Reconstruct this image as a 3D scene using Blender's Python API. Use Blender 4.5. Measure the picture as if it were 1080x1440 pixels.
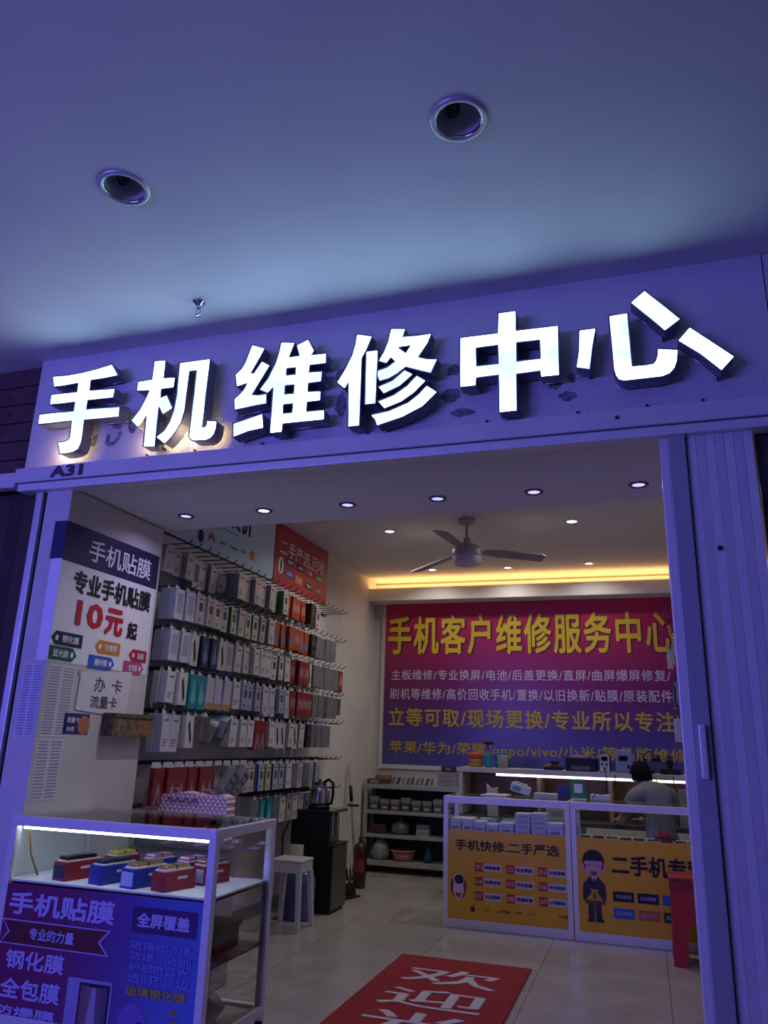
import bpy, bmesh, math, random
from mathutils import Vector, Matrix
random.seed(7)
for _o in list(bpy.data.objects): bpy.data.objects.remove(_o)
SC = bpy.context.scene
COL = SC.collection

# ------------------------------------------------------------------ camera
cam_d = bpy.data.cameras.new('camera'); CAM = bpy.data.objects.new('camera', cam_d); COL.objects.link(CAM)
cam_d.sensor_fit = 'VERTICAL'; cam_d.sensor_height = 36.0; cam_d.lens = 27.0; cam_d.clip_start = .05; cam_d.clip_end = 60
_R = Matrix(((0.9504413, 0.0621733, 0.3046241), (0.3095317, -0.2811859, -0.9083637), (0.0291801, 0.9576372, -0.2864953)))
CAM.matrix_world = Matrix.Translation((0, 0, 1.4)) @ _R.to_4x4()
SC.camera = CAM
# ------------------------------------------------------------------ colour management
SC.view_settings.view_transform = 'Standard'; SC.view_settings.look = 'None'
SC.view_settings.exposure = 0.0; SC.view_settings.gamma = 1.0; SC.view_settings.use_curve_mapping = False
# ------------------------------------------------------------------ world: dim night-time mall ambience
W = bpy.data.worlds.new('world'); SC.world = W; W.use_nodes = True
W.node_tree.nodes['Background'].inputs[0].default_value = (.19, .27, .52, 1)
W.node_tree.nodes['Background'].inputs[1].default_value = .042

def area(name, loc, aim, sx, sy, watts, color, spread=180):
    d = bpy.data.lights.new(name, 'AREA'); d.shape = 'RECTANGLE'; d.size = sx; d.size_y = sy; d.energy = watts; d.color = color
    d.spread = math.radians(spread)
    o = bpy.data.objects.new(name, d); COL.objects.link(o); o.location = loc
    o.rotation_euler = (Vector(aim) - Vector(loc)).to_track_quat('-Z', 'Y').to_euler()
    return o
# blue light of the neon shop fronts on the other side of the corridor
area('opposite_blue_sign_light', (-4.6, -3.0, 2.2), (-2.0, 3.3, 2.0), 4.0, .9, 132, (.18, .15, 1), 130)
SPOT_W = 8.0       # shop downlights
SOFFIT_W = 1.4

# ------------------------------------------------------------------ materials
MATS = {}
def mat(name, col, rough=.6, metal=0.0, noise=0.0, nscale=8.0, bump=0.0, bscale=60.0, emit=None, estr=0.0, trans=0.0, ior=1.45, alpha=1.0, coat=0.0, spec=.5):
    if name in MATS: return MATS[name]
    m = bpy.data.materials.new(name); m.use_nodes = True
    nt = m.node_tree; b = nt.nodes['Principled BSDF']
    b.inputs['Base Color'].default_value = (*col, 1); b.inputs['Roughness'].default_value = rough; b.inputs['Metallic'].default_value = metal
    b.inputs['Specular IOR Level'].default_value = spec
    if coat: b.inputs['Coat Weight'].default_value = coat
    if emit: b.inputs['Emission Color'].default_value = (*emit, 1); b.inputs['Emission Strength'].default_value = estr
    if trans: b.inputs['Transmission Weight'].default_value = trans; b.inputs['IOR'].default_value = ior
    if alpha < 1: b.inputs['Alpha'].default_value = alpha
    if noise or bump:
        tc = nt.nodes.new('ShaderNodeTexCoord')
    if noise:
        n = nt.nodes.new('ShaderNodeTexNoise'); n.inputs['Scale'].default_value = nscale; n.inputs['Detail'].default_value = 5
        nt.links.new(tc.outputs['Object'], n.inputs['Vector'])
        r = nt.nodes.new('ShaderNodeValToRGB')
        r.color_ramp.elements[0].position = .3; r.color_ramp.elements[1].position = .7
        r.color_ramp.elements[0].color = (*[c * (1 - noise) for c in col], 1); r.color_ramp.elements[1].color = (*[min(1, c * (1 + noise)) for c in col], 1)
        nt.links.new(n.outputs['Fac'], r.inputs['Fac']); nt.links.new(r.outputs['Color'], b.inputs['Base Color'])
    if bump:
        n2 = nt.nodes.new('ShaderNodeTexNoise'); n2.inputs['Scale'].default_value = bscale; n2.inputs['Detail'].default_value = 6
        nt.links.new(tc.outputs['Object'], n2.inputs['Vector'])
        bp = nt.nodes.new('ShaderNodeBump'); bp.inputs['Strength'].default_value = bump; bp.inputs['Distance'].default_value = .01
        nt.links.new(n2.outputs['Fac'], bp.inputs['Height']); nt.links.new(bp.outputs['Normal'], b.inputs['Normal'])
    MATS[name] = m; return m
def glass(name, tint=(.93, .97, .96), refl=.12):
    """thin sheet of clear glass: see-through with a weak mirror sheen"""
    if name in MATS: return MATS[name]
    m = bpy.data.materials.new(name); m.use_nodes = True; nt = m.node_tree
    for n in list(nt.nodes):
        if n.type != 'OUTPUT_MATERIAL': nt.nodes.remove(n)
    out = [n for n in nt.nodes][0]
    t = nt.nodes.new('ShaderNodeBsdfTransparent'); t.inputs[0].default_value = (*tint, 1)
    g = nt.nodes.new('ShaderNodeBsdfGlossy'); g.inputs['Roughness'].default_value = .03
    f = nt.nodes.new('ShaderNodeFresnel'); f.inputs[0].default_value = 1.5
    mx = nt.nodes.new('ShaderNodeMixShader')
    mu = nt.nodes.new('ShaderNodeMath'); mu.operation = 'MULTIPLY'; mu.inputs[1].default_value = refl / .04 * .4
    nt.links.new(f.outputs[0], mu.inputs[0]); nt.links.new(mu.outputs[0], mx.inputs[0])
    nt.links.new(t.outputs[0], mx.inputs[1]); nt.links.new(g.outputs[0], mx.inputs[2]); nt.links.new(mx.outputs[0], out.inputs[0])
    MATS[name] = m; return m
def gradient(name, stops, axis=2, lo=0.0, hi=1.0, rough=.4):
    """printed colour gradient along an axis of the object's own coordinates"""
    if name in MATS: return MATS[name]
    m = mat(name, stops[0][1], rough); nt = m.node_tree; b = nt.nodes['Principled BSDF']
    tc = nt.nodes.new('ShaderNodeTexCoord'); sx = nt.nodes.new('ShaderNodeSeparateXYZ'); nt.links.new(tc.outputs['Object'], sx.inputs[0])
    mr = nt.nodes.new('ShaderNodeMapRange'); mr.inputs[1].default_value = lo; mr.inputs[2].default_value = hi
    nt.links.new(sx.outputs[axis], mr.inputs[0])
    r = nt.nodes.new('ShaderNodeValToRGB'); e = r.color_ramp.elements
    e[0].position, e[0].color = stops[0][0], (*stops[0][1], 1); e[1].position, e[1].color = stops[-1][0], (*stops[-1][1], 1)
    for p, c in stops[1:-1]:
        q = e.new(p); q.color = (*c, 1)
    nt.links.new(mr.outputs[0], r.inputs[0]); nt.links.new(r.outputs[0], b.inputs['Base Color'])
    return m
def rgb(h):  # sRGB hex to linear
    v = [int(h[i:i + 2], 16) / 255 for i in (0, 2, 4)]
    return tuple(c / 12.92 if c <= .04045 else ((c + .055) / 1.055) ** 2.4 for c in v)
def flat(h, rough=.6, **k): return mat('paint_' + h + ('_%d' % (rough * 100)), rgb(h), rough, **k)

# ------------------------------------------------------------------ mesh building
class MB:
    def __init__(s): s.bm = bmesh.new()
    def _bevel(s, vs, bev):
        es = list({e for v in vs for e in v.link_edges})
        bmesh.ops.bevel(s.bm, geom=es, offset=bev, segments=2, profile=.6, affect='EDGES')
    def box(s, x0, x1, y0, y1, z0, z1, bev=0, M=None):
        co = [(x, y, z) for x in (x0, x1) for y in (y0, y1) for z in (z0, z1)]
        v = [s.bm.verts.new(M @ Vector(c) if M else c) for c in co]
        for f in ((0, 1, 3, 2), (4, 6, 7, 5), (0, 4, 5, 1), (2, 3, 7, 6), (0, 2, 6, 4), (1, 5, 7, 3)): s.bm.faces.new([v[i] for i in f])
        if bev: s._bevel(v, bev)
        return s
    def prism(s, pts, O, U, V, N, depth, bev=0):
        """polygon of (u, v) points in the plane O+uU+vV, pushed along N"""
        O, U, V, N = map(Vector, (O, U, V, N))
        a = [s.bm.verts.new(O + U * u + V * v) for u, v in pts]
        b = [s.bm.verts.new(O + U * u + V * v + N * depth) for u, v in pts]
        n = len(pts)
        s.bm.faces.new(a[::-1]); s.bm.faces.new(b)
        for i in range(n): s.bm.faces.new((a[i], a[(i + 1) % n], b[(i + 1) % n], b[i]))
        if bev: s._bevel(a + b, bev)
        return s
    def quad(s, *p):
        s.bm.faces.new([s.bm.verts.new(q) for q in p]); return s
    def lathe(s, prof, c=(0, 0, 0), seg=24, axis=(0, 0, 1)):
        """profile of (radius, height) spun round an axis through c"""
        q = Vector((0, 0, 1)).rotation_difference(Vector(axis)).to_matrix(); c = Vector(c); rings = []
        for r, h in prof:
            if r < 1e-6: rings.append([s.bm.verts.new(c + q @ Vector((0, 0, h)))])
            else: rings.append([s.bm.verts.new(c + q @ Vector((r * math.cos(2 * math.pi * k / seg), r * math.sin(2 * math.pi * k / seg), h))) for k in range(seg)])
        for A, B in zip(rings, rings[1:]):
            for k in range(seg):
                j = (k + 1) % seg
                if len(A) == 1 and len(B) == 1: continue
                if len(A) == 1: f = s.bm.faces.new((A[0], B[k], B[j]))
                elif len(B) == 1: f = s.bm.faces.new((A[k], B[0], A[j]))
                else: f = s.bm.faces.new((A[k], B[k], B[j], A[j]))
                f.smooth = True
        return s
    def cyl(s, p0, p1, r0, r1=None, seg=16):
        p0, p1 = Vector(p0), Vector(p1); h = (p1 - p0).length
        r1 = r0 if r1 is None else r1
        s.lathe([(0, 0), (r0, 0)], p0, seg, p1 - p0); s.lathe([(r0, 0), (r1, h)], p0, seg, p1 - p0); s.lathe([(r1, h), (0, h)], p0, seg, p1 - p0)
        return s
    def tube(s, pts, r, seg=8):
        pts = [Vector(p) for p in pts]; rings = []
        up = Vector((0, 0, 1))
        for i, p in enumerate(pts):
            d = (pts[min(i + 1, len(pts) - 1)] - pts[max(i - 1, 0)]).normalized()
            a = d.cross(up); a = d.cross(Vector((1, 0, 0))) if a.length < .15 else a
            a.normalize(); b = d.cross(a)
            rr = r[i] if isinstance(r, (list, tuple)) else r
            rings.append([s.bm.verts.new(p + (a * math.cos(2 * math.pi * k / seg) + b * math.sin(2 * math.pi * k / seg)) * rr) for k in range(seg)])
        for A, B in zip(rings, rings[1:]):
            best = min(range(seg), key=lambda o: sum((A[k].co - B[(k + o) % seg].co).length for k in range(seg)))
            for k in range(seg):
                f = s.bm.faces.new((A[k], B[(k + best) % seg], B[(k + 1 + best) % seg], A[(k + 1) % seg])); f.smooth = True
        s.bm.faces.new(rings[0]); s.bm.faces.new(rings[-1][::-1])
        return s
    def mesh(s, name, m):
        bmesh.ops.recalc_face_normals(s.bm, faces=s.bm.faces)
        me = bpy.data.meshes.new(name); s.bm.to_mesh(me); s.bm.free()
        if m: me.materials.append(m)
        return me
def link(name, me, parent=None, loc=None):
    o = bpy.data.objects.new(name, me); COL.objects.link(o)
    if parent: o.parent = parent
    if loc: o.location = loc
    return o
def origin(o):
    """world place of an un-rotated object's origin"""
    p = Vector(o.location)
    while o.parent: o = o.parent; p += o.location
    return p
def obj(name, b, m, parent=None, at=None):
    """link a MB built in WORLD coordinates; its origin moves to its parent's origin (or to 'at')"""
    me = b.mesh(name, m)
    base = origin(parent) if parent else (Vector(at) if at else None)
    if base is not None: me.transform(Matrix.Translation(-base))
    o = link(name, me, parent)
    if not parent and base is not None: o.location = base
    return o
def tag(o, label, cat, group=None):
    o['label'] = label; o['category'] = cat
    if group: o['group'] = group
    return o
def thing(name, label, cat, loc, group=None):
    o = link(name, None); o.location = loc; o.empty_display_size = .05
    return tag(o, label, cat, group)
def struct(name, b, m, parent=None, at=None):
    o = obj(name, b, m, parent, at)
    o['kind'] = 'structure'; return o
def dup(root, loc, label, group=None, mats=None):
    r = root.copy(); COL.objects.link(r); r.location = loc; r['label'] = label
    if group: r['group'] = group
    for ch in list(root.children):
        c = ch.copy(); COL.objects.link(c); c.parent = r
        for g in ch.children:
            d = g.copy(); COL.objects.link(d); d.parent = c
    return r

# ------------------------------------------------------------------ lettering (Blender's own built-in font)
_TX = {}
def text_mesh(s, bold, sp=1.0):
    if (s, bold, sp) not in _TX:
        cu = bpy.data.curves.new('lettering', 'FONT'); cu.body = s; cu.size = 1; cu.space_character = sp; cu.resolution_u = 2
        o = bpy.data.objects.new('lettering', cu); COL.objects.link(o)
        me = bpy.data.meshes.new_from_object(o.evaluated_get(bpy.context.evaluated_depsgraph_get()))
        bpy.data.objects.remove(o); bpy.data.curves.remove(cu)
        if bold:   # embolden: the glyphs laid over themselves, shifted all round by the stroke weight
            src = me; bm = bmesh.new()
            for k in range(9):
                n0 = len(bm.verts); bm.from_mesh(src); bm.verts.ensure_lookup_table()
                r = 0 if k == 8 else bold; a = math.pi * k / 4
                for v in bm.verts[n0:]: v.co += Vector((math.cos(a) * r, math.sin(a) * r, .00025 * k))
            me = bpy.data.meshes.new('lettering'); bm.to_mesh(me); bm.free(); bpy.data.meshes.remove(src)
        xs = [v.co.x for v in me.vertices]; ys = [v.co.y for v in me.vertices]
        x0, x1, y0, y1 = min(xs), max(xs), min(ys), max(ys)
        for v in me.vertices: v.co = ((v.co.x - x0) / max(x1 - x0, 1e-6), (v.co.y - y0) / max(y1 - y0, 1e-6), v.co.z)
        _TX[(s, bold, sp)] = me
    return _TX[(s, bold, sp)]
class Plane:
    """a flat print: points are O + U u + V v, facing N"""
    def __init__(s, O, U, V):
        s.O, s.U, s.V = Vector(O), Vector(U).normalized(), Vector(V).normalized(); s.N = s.U.cross(s.V)
    def pt(s, u, v, e=0): return s.O + s.U * u + s.V * v + s.N * e
def lettering(s, pl, u0, u1, v0, v1, m, parent, bold=.02, e=.002, name='lettering', sp=1.0):
    """text fitted to a rectangle of the plane"""
    me = text_mesh(s, bold, sp).copy(); base = origin(parent)
    for v in me.vertices: v.co = pl.pt(u0 + (u1 - u0) * v.co.x, v0 + (v1 - v0) * v.co.y, e + v.co.z) - base
    me.materials.clear(); me.materials.append(m)
    return link(name, me, parent)
def patch(name, pts, pl, m, parent, e=.001, t=.0008):
    b = MB(); b.prism(pts, pl.pt(0, 0, e), pl.U, pl.V, pl.N, t)
    return obj(name, b, m, parent)
def rect(u0, u1, v0, v1): return [(u0, v0), (u1, v0), (u1, v1), (u0, v1)]
def ell(cu, cv, ru, rv, n=20, a0=0, a1=360):
    return [(cu + ru * math.cos(math.radians(a0 + (a1 - a0) * k / n)), cv + rv * math.sin(math.radians(a0 + (a1 - a0) * k / n))) for k in range(n + (0 if a1 - a0 == 360 else 1))]
ORD = 'first second third fourth fifth sixth seventh eighth ninth tenth eleventh twelfth thirteenth fourteenth fifteenth sixteenth seventeenth eighteenth nineteenth twentieth twenty-first twenty-second twenty-third twenty-fourth twenty-fifth twenty-sixth twenty-seventh twenty-eighth twenty-ninth thirtieth'.split()

# common materials
M_white_wall = mat('white_wall_paint', (.62, .60, .57), .85, noise=.06, nscale=3, bump=.15, bscale=120)
M_facade = mat('white_facade_render', (.60, .60, .62), .8, noise=.05, nscale=4, bump=.6, bscale=70)
M_band = mat('white_band_paint', (.62, .61, .63), .55, noise=.04, nscale=6, bump=.1, bscale=150)
M_ceil = mat('corridor_ceiling_paint', (.66, .66, .68), .9, noise=.04, nscale=2)
M_sceil = mat('shop_ceiling_paint', (.74, .72, .70), .9, noise=.05, nscale=2)
M_alu = mat('brushed_aluminium_profile', (.66, .66, .68), .38, .55, noise=.05, nscale=20)
M_alu_w = mat('white_powder_coated_profile', (.70, .69, .72), .4, .15, noise=.03, nscale=15)
M_chrome = mat('chrome', (.7, .7, .72), .15, 1.0, noise=.02)
M_steel = mat('dark_steel', (.06, .06, .075), .4, .6, noise=.1, nscale=30)
M_black = mat('black_plastic', (.010, .010, .012), .5, noise=.1, nscale=30, spec=.3)
M_black_gloss = mat('black_gloss', (.01, .01, .012), .12, noise=.05, nscale=10)
M_white_pl = mat('white_plastic', (.72, .72, .74), .4, noise=.03, nscale=10)
M_glass = glass('clear_glass')
M_wire = mat('black_wire', (.012, .012, .013), .7, 0, noise=.05)
M_card_w = flat('e8e8ea', .55)

# outlines (x, z) of the six channel letters in metres: outer contours and holes
LETTERS = [[[(-2.739,3.405),(-2.689,3.329),(-2.773,3.322),(-2.869,3.321),(-2.867,3.257),(-2.695,3.249),(-2.698,3.192),(-2.87,3.196),(-2.869,3.142),(-2.646,3.133),(-2.645,3.071),(-2.873,3.077),(-2.87,2.969),(-2.872,2.934),(-2.884,2.904),(-2.913,2.889),(-2.955,2.884),(-3.007,2.887),(-3.02,2.926),(-3.03,2.958),(-2.99,2.958),(-2.966,2.965),(-2.957,2.977),(-2.959,3.08),(-3.192,3.083),(-3.194,3.146),(-2.956,3.142),(-2.957,3.195),(-3.131,3.199),(-3.133,3.263),(-2.952,3.258),(-2.955,3.314),(-3.038,3.31),(-3.125,3.31),(-3.144,3.379),(-3.035,3.374),(-2.933,3.379),(-2.841,3.388),(-2.792,3.396)]],[[(-2.459,3.388),(-2.384,3.381),(-2.382,3.272),(-2.31,3.268),(-2.311,3.207),(-2.39,3.207),(-2.387,3.157),(-2.349,3.168),(-2.302,3.085),(-2.36,3.053),(-2.39,3.101),(-2.386,2.871),(-2.461,2.877),(-2.465,3.056),(-2.508,2.993),(-2.559,3.04),(-2.513,3.099),(-2.482,3.165),(-2.464,3.208),(-2.549,3.215),(-2.548,3.273),(-2.457,3.273)],[(-2.292,3.354),(-2.102,3.35),(-2.107,2.951),(-2.091,2.953),(-2.083,2.967),(-2.082,2.988),(-2.024,2.979),(-2.024,2.937),(-2.033,2.905),(-2.05,2.886),(-2.077,2.877),(-2.146,2.881),(-2.169,2.889),(-2.183,2.911),(-2.18,3.294),(-2.223,3.295),(-2.226,3.061),(-2.239,2.995),(-2.268,2.944),(-2.296,2.908),(-2.328,2.881),(-2.385,2.925),(-2.341,2.957),(-2.312,3.009),(-2.296,3.075),(-2.289,3.167)]],[[(-1.855,3.401),(-1.777,3.367),(-1.848,3.23),(-1.83,3.231),(-1.789,3.294),(-1.74,3.262),(-1.831,3.104),(-1.792,3.102),(-1.745,3.104),(-1.742,3.046),(-1.829,3.041),(-1.924,3.031),(-1.934,3.095),(-1.903,3.119),(-1.881,3.143),(-1.862,3.177),(-1.926,3.164),(-1.941,3.236),(-1.907,3.266),(-1.889,3.297)],[(-1.928,2.957),(-1.841,2.975),(-1.76,2.994),(-1.748,2.912),(-1.835,2.901),(-1.92,2.877)],[(-1.687,3.394),(-1.605,3.377),(-1.632,3.296),(-1.573,3.297),(-1.594,3.361),(-1.53,3.385),(-1.492,3.316),(-1.507,3.293),(-1.424,3.291),(-1.422,3.233),(-1.511,3.234),(-1.514,3.196),(-1.44,3.192),(-1.442,3.133),(-1.513,3.132),(-1.514,3.087),(-1.442,3.082),(-1.442,3.029),(-1.514,3.029),(-1.515,2.977),(-1.418,2.976),(-1.417,2.922),(-1.641,2.924),(-1.643,2.879),(-1.711,2.88),(-1.713,3.132),(-1.74,3.104),(-1.789,3.132),(-1.745,3.193),(-1.708,3.273),(-1.692,3.338)],[(-1.641,3.233),(-1.59,3.232),(-1.59,3.194),(-1.641,3.195)],[(-1.642,3.135),(-1.592,3.135),(-1.592,3.086),(-1.642,3.089)],[(-1.644,3.029),(-1.593,3.03),(-1.593,2.981),(-1.644,2.981)]],[[(-1.263,3.377),(-1.178,3.352),(-1.205,3.28),(-1.228,3.236),(-1.226,2.871),(-1.289,2.871),(-1.296,3.108),(-1.315,3.078),(-1.358,3.119),(-1.319,3.184),(-1.283,3.261),(-1.268,3.324)],[(-1.208,3.271),(-1.144,3.267),(-1.146,2.979),(-1.205,2.98)],[(-1.082,3.382),(-1.004,3.368),(-1.018,3.326),(-0.942,3.321),(-0.871,3.322),(-0.888,3.27),(-0.935,3.201),(-0.892,3.187),(-0.837,3.178),(-0.87,3.106),(-0.917,3.123),(-0.998,3.156),(-1.04,3.125),(-1.083,3.104),(-1.131,3.096),(-1.145,3.124),(-1.145,3.157),(-1.096,3.169),(-1.054,3.195),(-1.075,3.219),(-1.098,3.189),(-1.14,3.208),(-1.115,3.255),(-1.094,3.311)],[(-1.037,3.269),(-0.975,3.27),(-1.0,3.234)],[(-1.004,3.143),(-0.96,3.112),(-1.028,3.055),(-1.107,3.026),(-1.138,3.069),(-1.066,3.094)],[(-0.942,3.106),(-0.895,3.069),(-0.953,3.012),(-1.015,2.973),(-1.101,2.946),(-1.138,2.991),(-1.059,3.014),(-0.99,3.056)],[(-0.891,3.046),(-0.838,3.003),(-0.909,2.936),(-1.008,2.892),(-1.135,2.861),(-1.149,2.893),(-1.169,2.922),(-1.078,2.933),(-0.983,2.966),(-0.931,3.004)]],[[(-0.543,3.384),(-0.456,3.381),(-0.459,3.276),(-0.263,3.272),(-0.266,3.019),(-0.349,3.019),(-0.351,3.051),(-0.46,3.049),(-0.462,2.865),(-0.544,2.865),(-0.545,3.055),(-0.65,3.053),(-0.652,3.013),(-0.729,3.015),(-0.728,3.277),(-0.544,3.275)],[(-0.649,3.21),(-0.545,3.211),(-0.545,3.116),(-0.649,3.115)],[(-0.457,3.211),(-0.35,3.209),(-0.35,3.115),(-0.458,3.115)]],[[(-0.172,3.235),(-0.096,3.233),(-0.115,3.138),(-0.131,3.029),(-0.192,3.047),(-0.178,3.13)],[(-0.037,3.287),(0.046,3.288),(0.05,3.021),(0.108,3.021),(0.138,3.024),(0.148,3.038),(0.155,3.06),(0.161,3.094),(0.242,3.077),(0.237,3.026),(0.224,2.99),(0.202,2.966),(0.169,2.955),(0.011,2.954),(-0.012,2.963),(-0.024,2.984),(-0.031,3.016)],[(0.124,3.393),(0.265,3.225),(0.195,3.175),(0.061,3.338)],[(0.298,3.181),(0.463,3.014),(0.406,2.953),(0.329,3.042),(0.245,3.119)]]]

# ================================================================== SETTING
def fill2d(contours):
    """flat faces (x, y) inside outlines, even-odd: later contours may be holes"""
    cu = bpy.data.curves.new('outline', 'CURVE'); cu.dimensions = '2D'; cu.fill_mode = 'BOTH'
    for c in contours:
        sp = cu.splines.new('POLY'); sp.points.add(len(c) - 1); sp.use_cyclic_u = True
        for p, q in zip(sp.points, c): p.co = (q[0], q[1], 0, 1)
    o = bpy.data.objects.new('outline', cu); COL.objects.link(o)
    me = bpy.data.meshes.new_from_object(o.evaluated_get(bpy.context.evaluated_depsgraph_get()))
    bpy.data.objects.remove(o); bpy.data.curves.remove(cu)
    return me

# ---- corridor ceiling: two plaster boards with a hairline joint, holes cut for the recessed lamps
DOWNL = [(-.50, 2.20), (-1.90, 2.17)]
ceil_root = struct('ceiling', MB().box(-8, 5, -6, 3.42, 3.70, 3.76), M_ceil)
def circ(c, r, n=32): return [(c[0] + r * math.cos(2 * math.pi * k / n), c[1] + r * math.sin(2 * math.pi * k / n)) for k in range(n)]
for nm, outl, holes in (('panel', [(-8, -6), (-.3341, -6), (-.3880, 3.46), (-8, 3.46)], [DOWNL[0], DOWNL[1]]), ('panel', [(-.3337, -6), (5, -6), (5, 3.46), (-.3876, 3.46)], [])):
    me = fill2d([outl] + [circ(h, .09) for h in holes]); me.transform(Matrix.Translation((0, 0, 3.555))); me.materials.append(M_ceil)
    o = link(nm, me, ceil_root)
    sm = o.modifiers.new('thickness', 'SOLIDIFY'); sm.thickness = .012; sm.offset = 1
# ---- facade above the opening
fac = struct('wall_front', MB().box(-3.335, .63, 3.344, 3.42, 2.72, 3.554), M_facade)
struct('panel', MB().box(.636, 3.2, 3.350, 3.42, 2.72, 3.554), M_facade, fac)
M_stain = mat('old_glue_stain', (.20, .20, .24), .9, noise=.5, nscale=40)
FP = Plane((0, 3.344, 0), (1, 0, 0), (0, 0, 1))
def blob(cx, cz, w, h, seed):
    r = random.Random(seed); n = 14
    return [(cx + w * math.cos(2 * math.pi * k / n) * r.uniform(.55, 1.1), cz + h * math.sin(2 * math.pi * k / n) * r.uniform(.55, 1.1)) for k in range(n)]
for i, (cx, cz, w, h) in enumerate(((-2.70, 3.16, .05, .035), (-2.62, 3.05, .04, .05), (-2.92, 3.0, .022, .03), (-1.36, 3.20, .05, .07), (-1.37, 3.05, .04, .08),
                                   (-.80, 3.02, .06, .05), (-.74, 2.93, .07, .025), (-.78, 3.16, .05, .04), (-.30, 3.03, .05, .035), (-.24, 2.96, .05, .03), (-.22, 3.05, .02, .03), (-1.93, 3.05, .04, .06))):
    patch('stain', blob(cx, cz, w, h, i), FP, M_stain, fac, e=.0005, t=.0006)
for pts in ([(-2.96, 2.955), (-2.935, 2.965), (-2.925, 3.02), (-2.95, 3.01)], [(-2.885, 2.955), (-2.865, 2.96), (-2.85, 3.03), (-2.875, 3.02), (-2.90, 3.035), (-2.91, 3.02)],
            [(-2.79, 3.02), (-2.795, 2.97), (-2.77, 2.945), (-2.735, 2.95), (-2.70, 2.98), (-2.69, 3.03), (-2.715, 3.03), (-2.72, 2.995), (-2.745, 2.972), (-2.768, 2.978), (-2.765, 3.02)], [(-2.765, 3.055), (-2.70, 3.045), (-2.69, 3.07), (-2.755, 3.08)]):
    patch('stain', pts, FP, M_stain, fac, e=.0005, t=.0006)
for x in (-2.50, -2.20, -1.80, -1.22, -.62, -.2, .1, .33):
    obj('screw', MB().cyl((x, 3.344, 2.868), (x, 3.33, 2.868), .006, seg=8), M_steel, fac)
# ---- projecting band with the unit number, and the roller-door rail below it
band = struct('trim_1', MB().box(-3.335, 3.2, 3.280, 3.36, 2.752, 2.838, .004), M_band)
M_num = mat('unit_number_paint', (.055, .05, .08), .7, noise=.2, nscale=60)
lettering('A31', Plane((0, 3.280, 0), (1, 0, 0), (0, 0, 1)), -3.085, -2.865, 2.762, 2.832, M_num, band, .045)
obj('screw', MB().cyl((-.03, 3.28, 2.80), (-.03, 3.272, 2.80), .008, seg=10), M_steel, band)
struct('trim_2', MB().box(-3.31, 3.2, 3.290, 3.37, 2.703, 2.746, .004), M_alu_w)
struct('trim_3', MB().box(-6.5, -3.345, 3.30, 3.36, 2.735, 2.825, .004), M_band)
# ---- brown plank wall left of the facade
M_plank = mat('dark_brown_plank', (.085, .04, .04), .55, noise=.25, nscale=6, bump=.2, bscale=40)
pw = struct('wall_left_outside', MB().box(-6.5, -3.34, 3.44, 3.50, 2.7, 3.554), M_steel)
zz = 2.83; k = 0
while zz < 3.5:
    struct('plank', MB().box(-6.5, -3.337, 3.405, 3.44, zz + .004, min(zz + .118, 3.553), .003), M_plank, pw)
    for xx in (-3.42, -3.62): obj('nail', MB().cyl((xx + .03 * (k % 2), 3.405, zz + .06), (xx + .03 * (k % 2), 3.402, zz + .06), .006, seg=8), M_black, pw)
    zz += .121; k += 1
# ---- left pillar (front face and reveal), its aluminium rail, and the neighbour's brown folding door
struct('pillar', MB().box(-3.142, -2.97, 3.344, 4.25, 0, 2.715, .006), M_white_wall)
rail = struct('trim_4', MB().box(-3.200, -3.158, 3.325, 3.38, 0, 2.70, .003), M_alu)
struct('dark_gap_strip', MB().box(-3.158, -3.142, 3.352, 3.40, 0, 2.70), M_black)  # dark of the open gap beside the rail, put in as a black strip
M_brown = mat('brown_folding_door', (.05, .028, .022), .7, noise=.15, nscale=5)
nd = struct('door_2', MB().box(-5.5, -3.20, 3.46, 3.49, 0, 2.72), M_steel)
for i in range(14):
    x1 = -3.205 - i * .13; sgn = .02 if i % 2 else -.02
    b = MB(); b.prism([(x1, 3.40 - sgn), (x1 - .128, 3.40 + sgn), (x1 - .128, 3.416 + sgn), (x1, 3.416 - sgn)], (0, 0, 0), (1, 0, 0), (0, 1, 0), (0, 0, 1), 2.70)
    struct('slat', b, M_brown, nd)
# ---- soffit box behind the facade
struct('ceiling_soffit', MB().box(-3.15, .55, 3.42, 4.295, 2.722, 3.40), M_sceil)
struct('trim_6', MB().box(-3.142, .55, 3.36, 3.42, 2.735, 2.752), M_alu)
# ---- shop shell
struct('wall_left', MB().box(-3.30, -3.15, 3.42, 9.35, 0, 3.42), M_white_wall)
struct('wall_right', MB().box(.55, .70, 3.42, 9.35, 0, 3.42), M_white_wall)
struct('wall_back', MB().box(-3.30, .70, 9.20, 9.35, 0, 3.42), M_white_wall)
struct('ceiling_shop', MB().box(-3.30, .70, 4.25, 9.35, 3.34, 3.45), M_sceil)
struct('baseboard_left', MB().box(-3.15, -3.135, 4.25, 9.2, 0, .09, .003), mat('grey_skirting', (.2, .19, .18), .4, noise=.1))
struct('baseboard_back', MB().box(-3.135, .55, 9.185, 9.2, 0, .09, .003), MATS['grey_skirting'])
# cove across the back with a warm LED strip lying in it
cv = struct('trim_7', MB().box(-3.15, .55, 8.90, 8.925, 3.064, 3.217, .003).box(-3.15, .55, 8.925, 9.2, 3.064, 3.085), M_sceil)
obj('led_strip', MB().box(-3.13, .53, 9.05, 9.065, 3.200, 3.210).box(-3.13, .53, 9.05, 9.065, 3.086, 3.199), mat('warm_led_strip', (1, .8, .5), .5, emit=(1, .55, .19), estr=7), cv)
obj('moulding', MB().box(-3.15, .55, 9.17, 9.2, 3.235, 3.250).box(-3.15, .55, 9.175, 9.2, 3.30, 3.312), M_sceil, cv)
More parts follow.
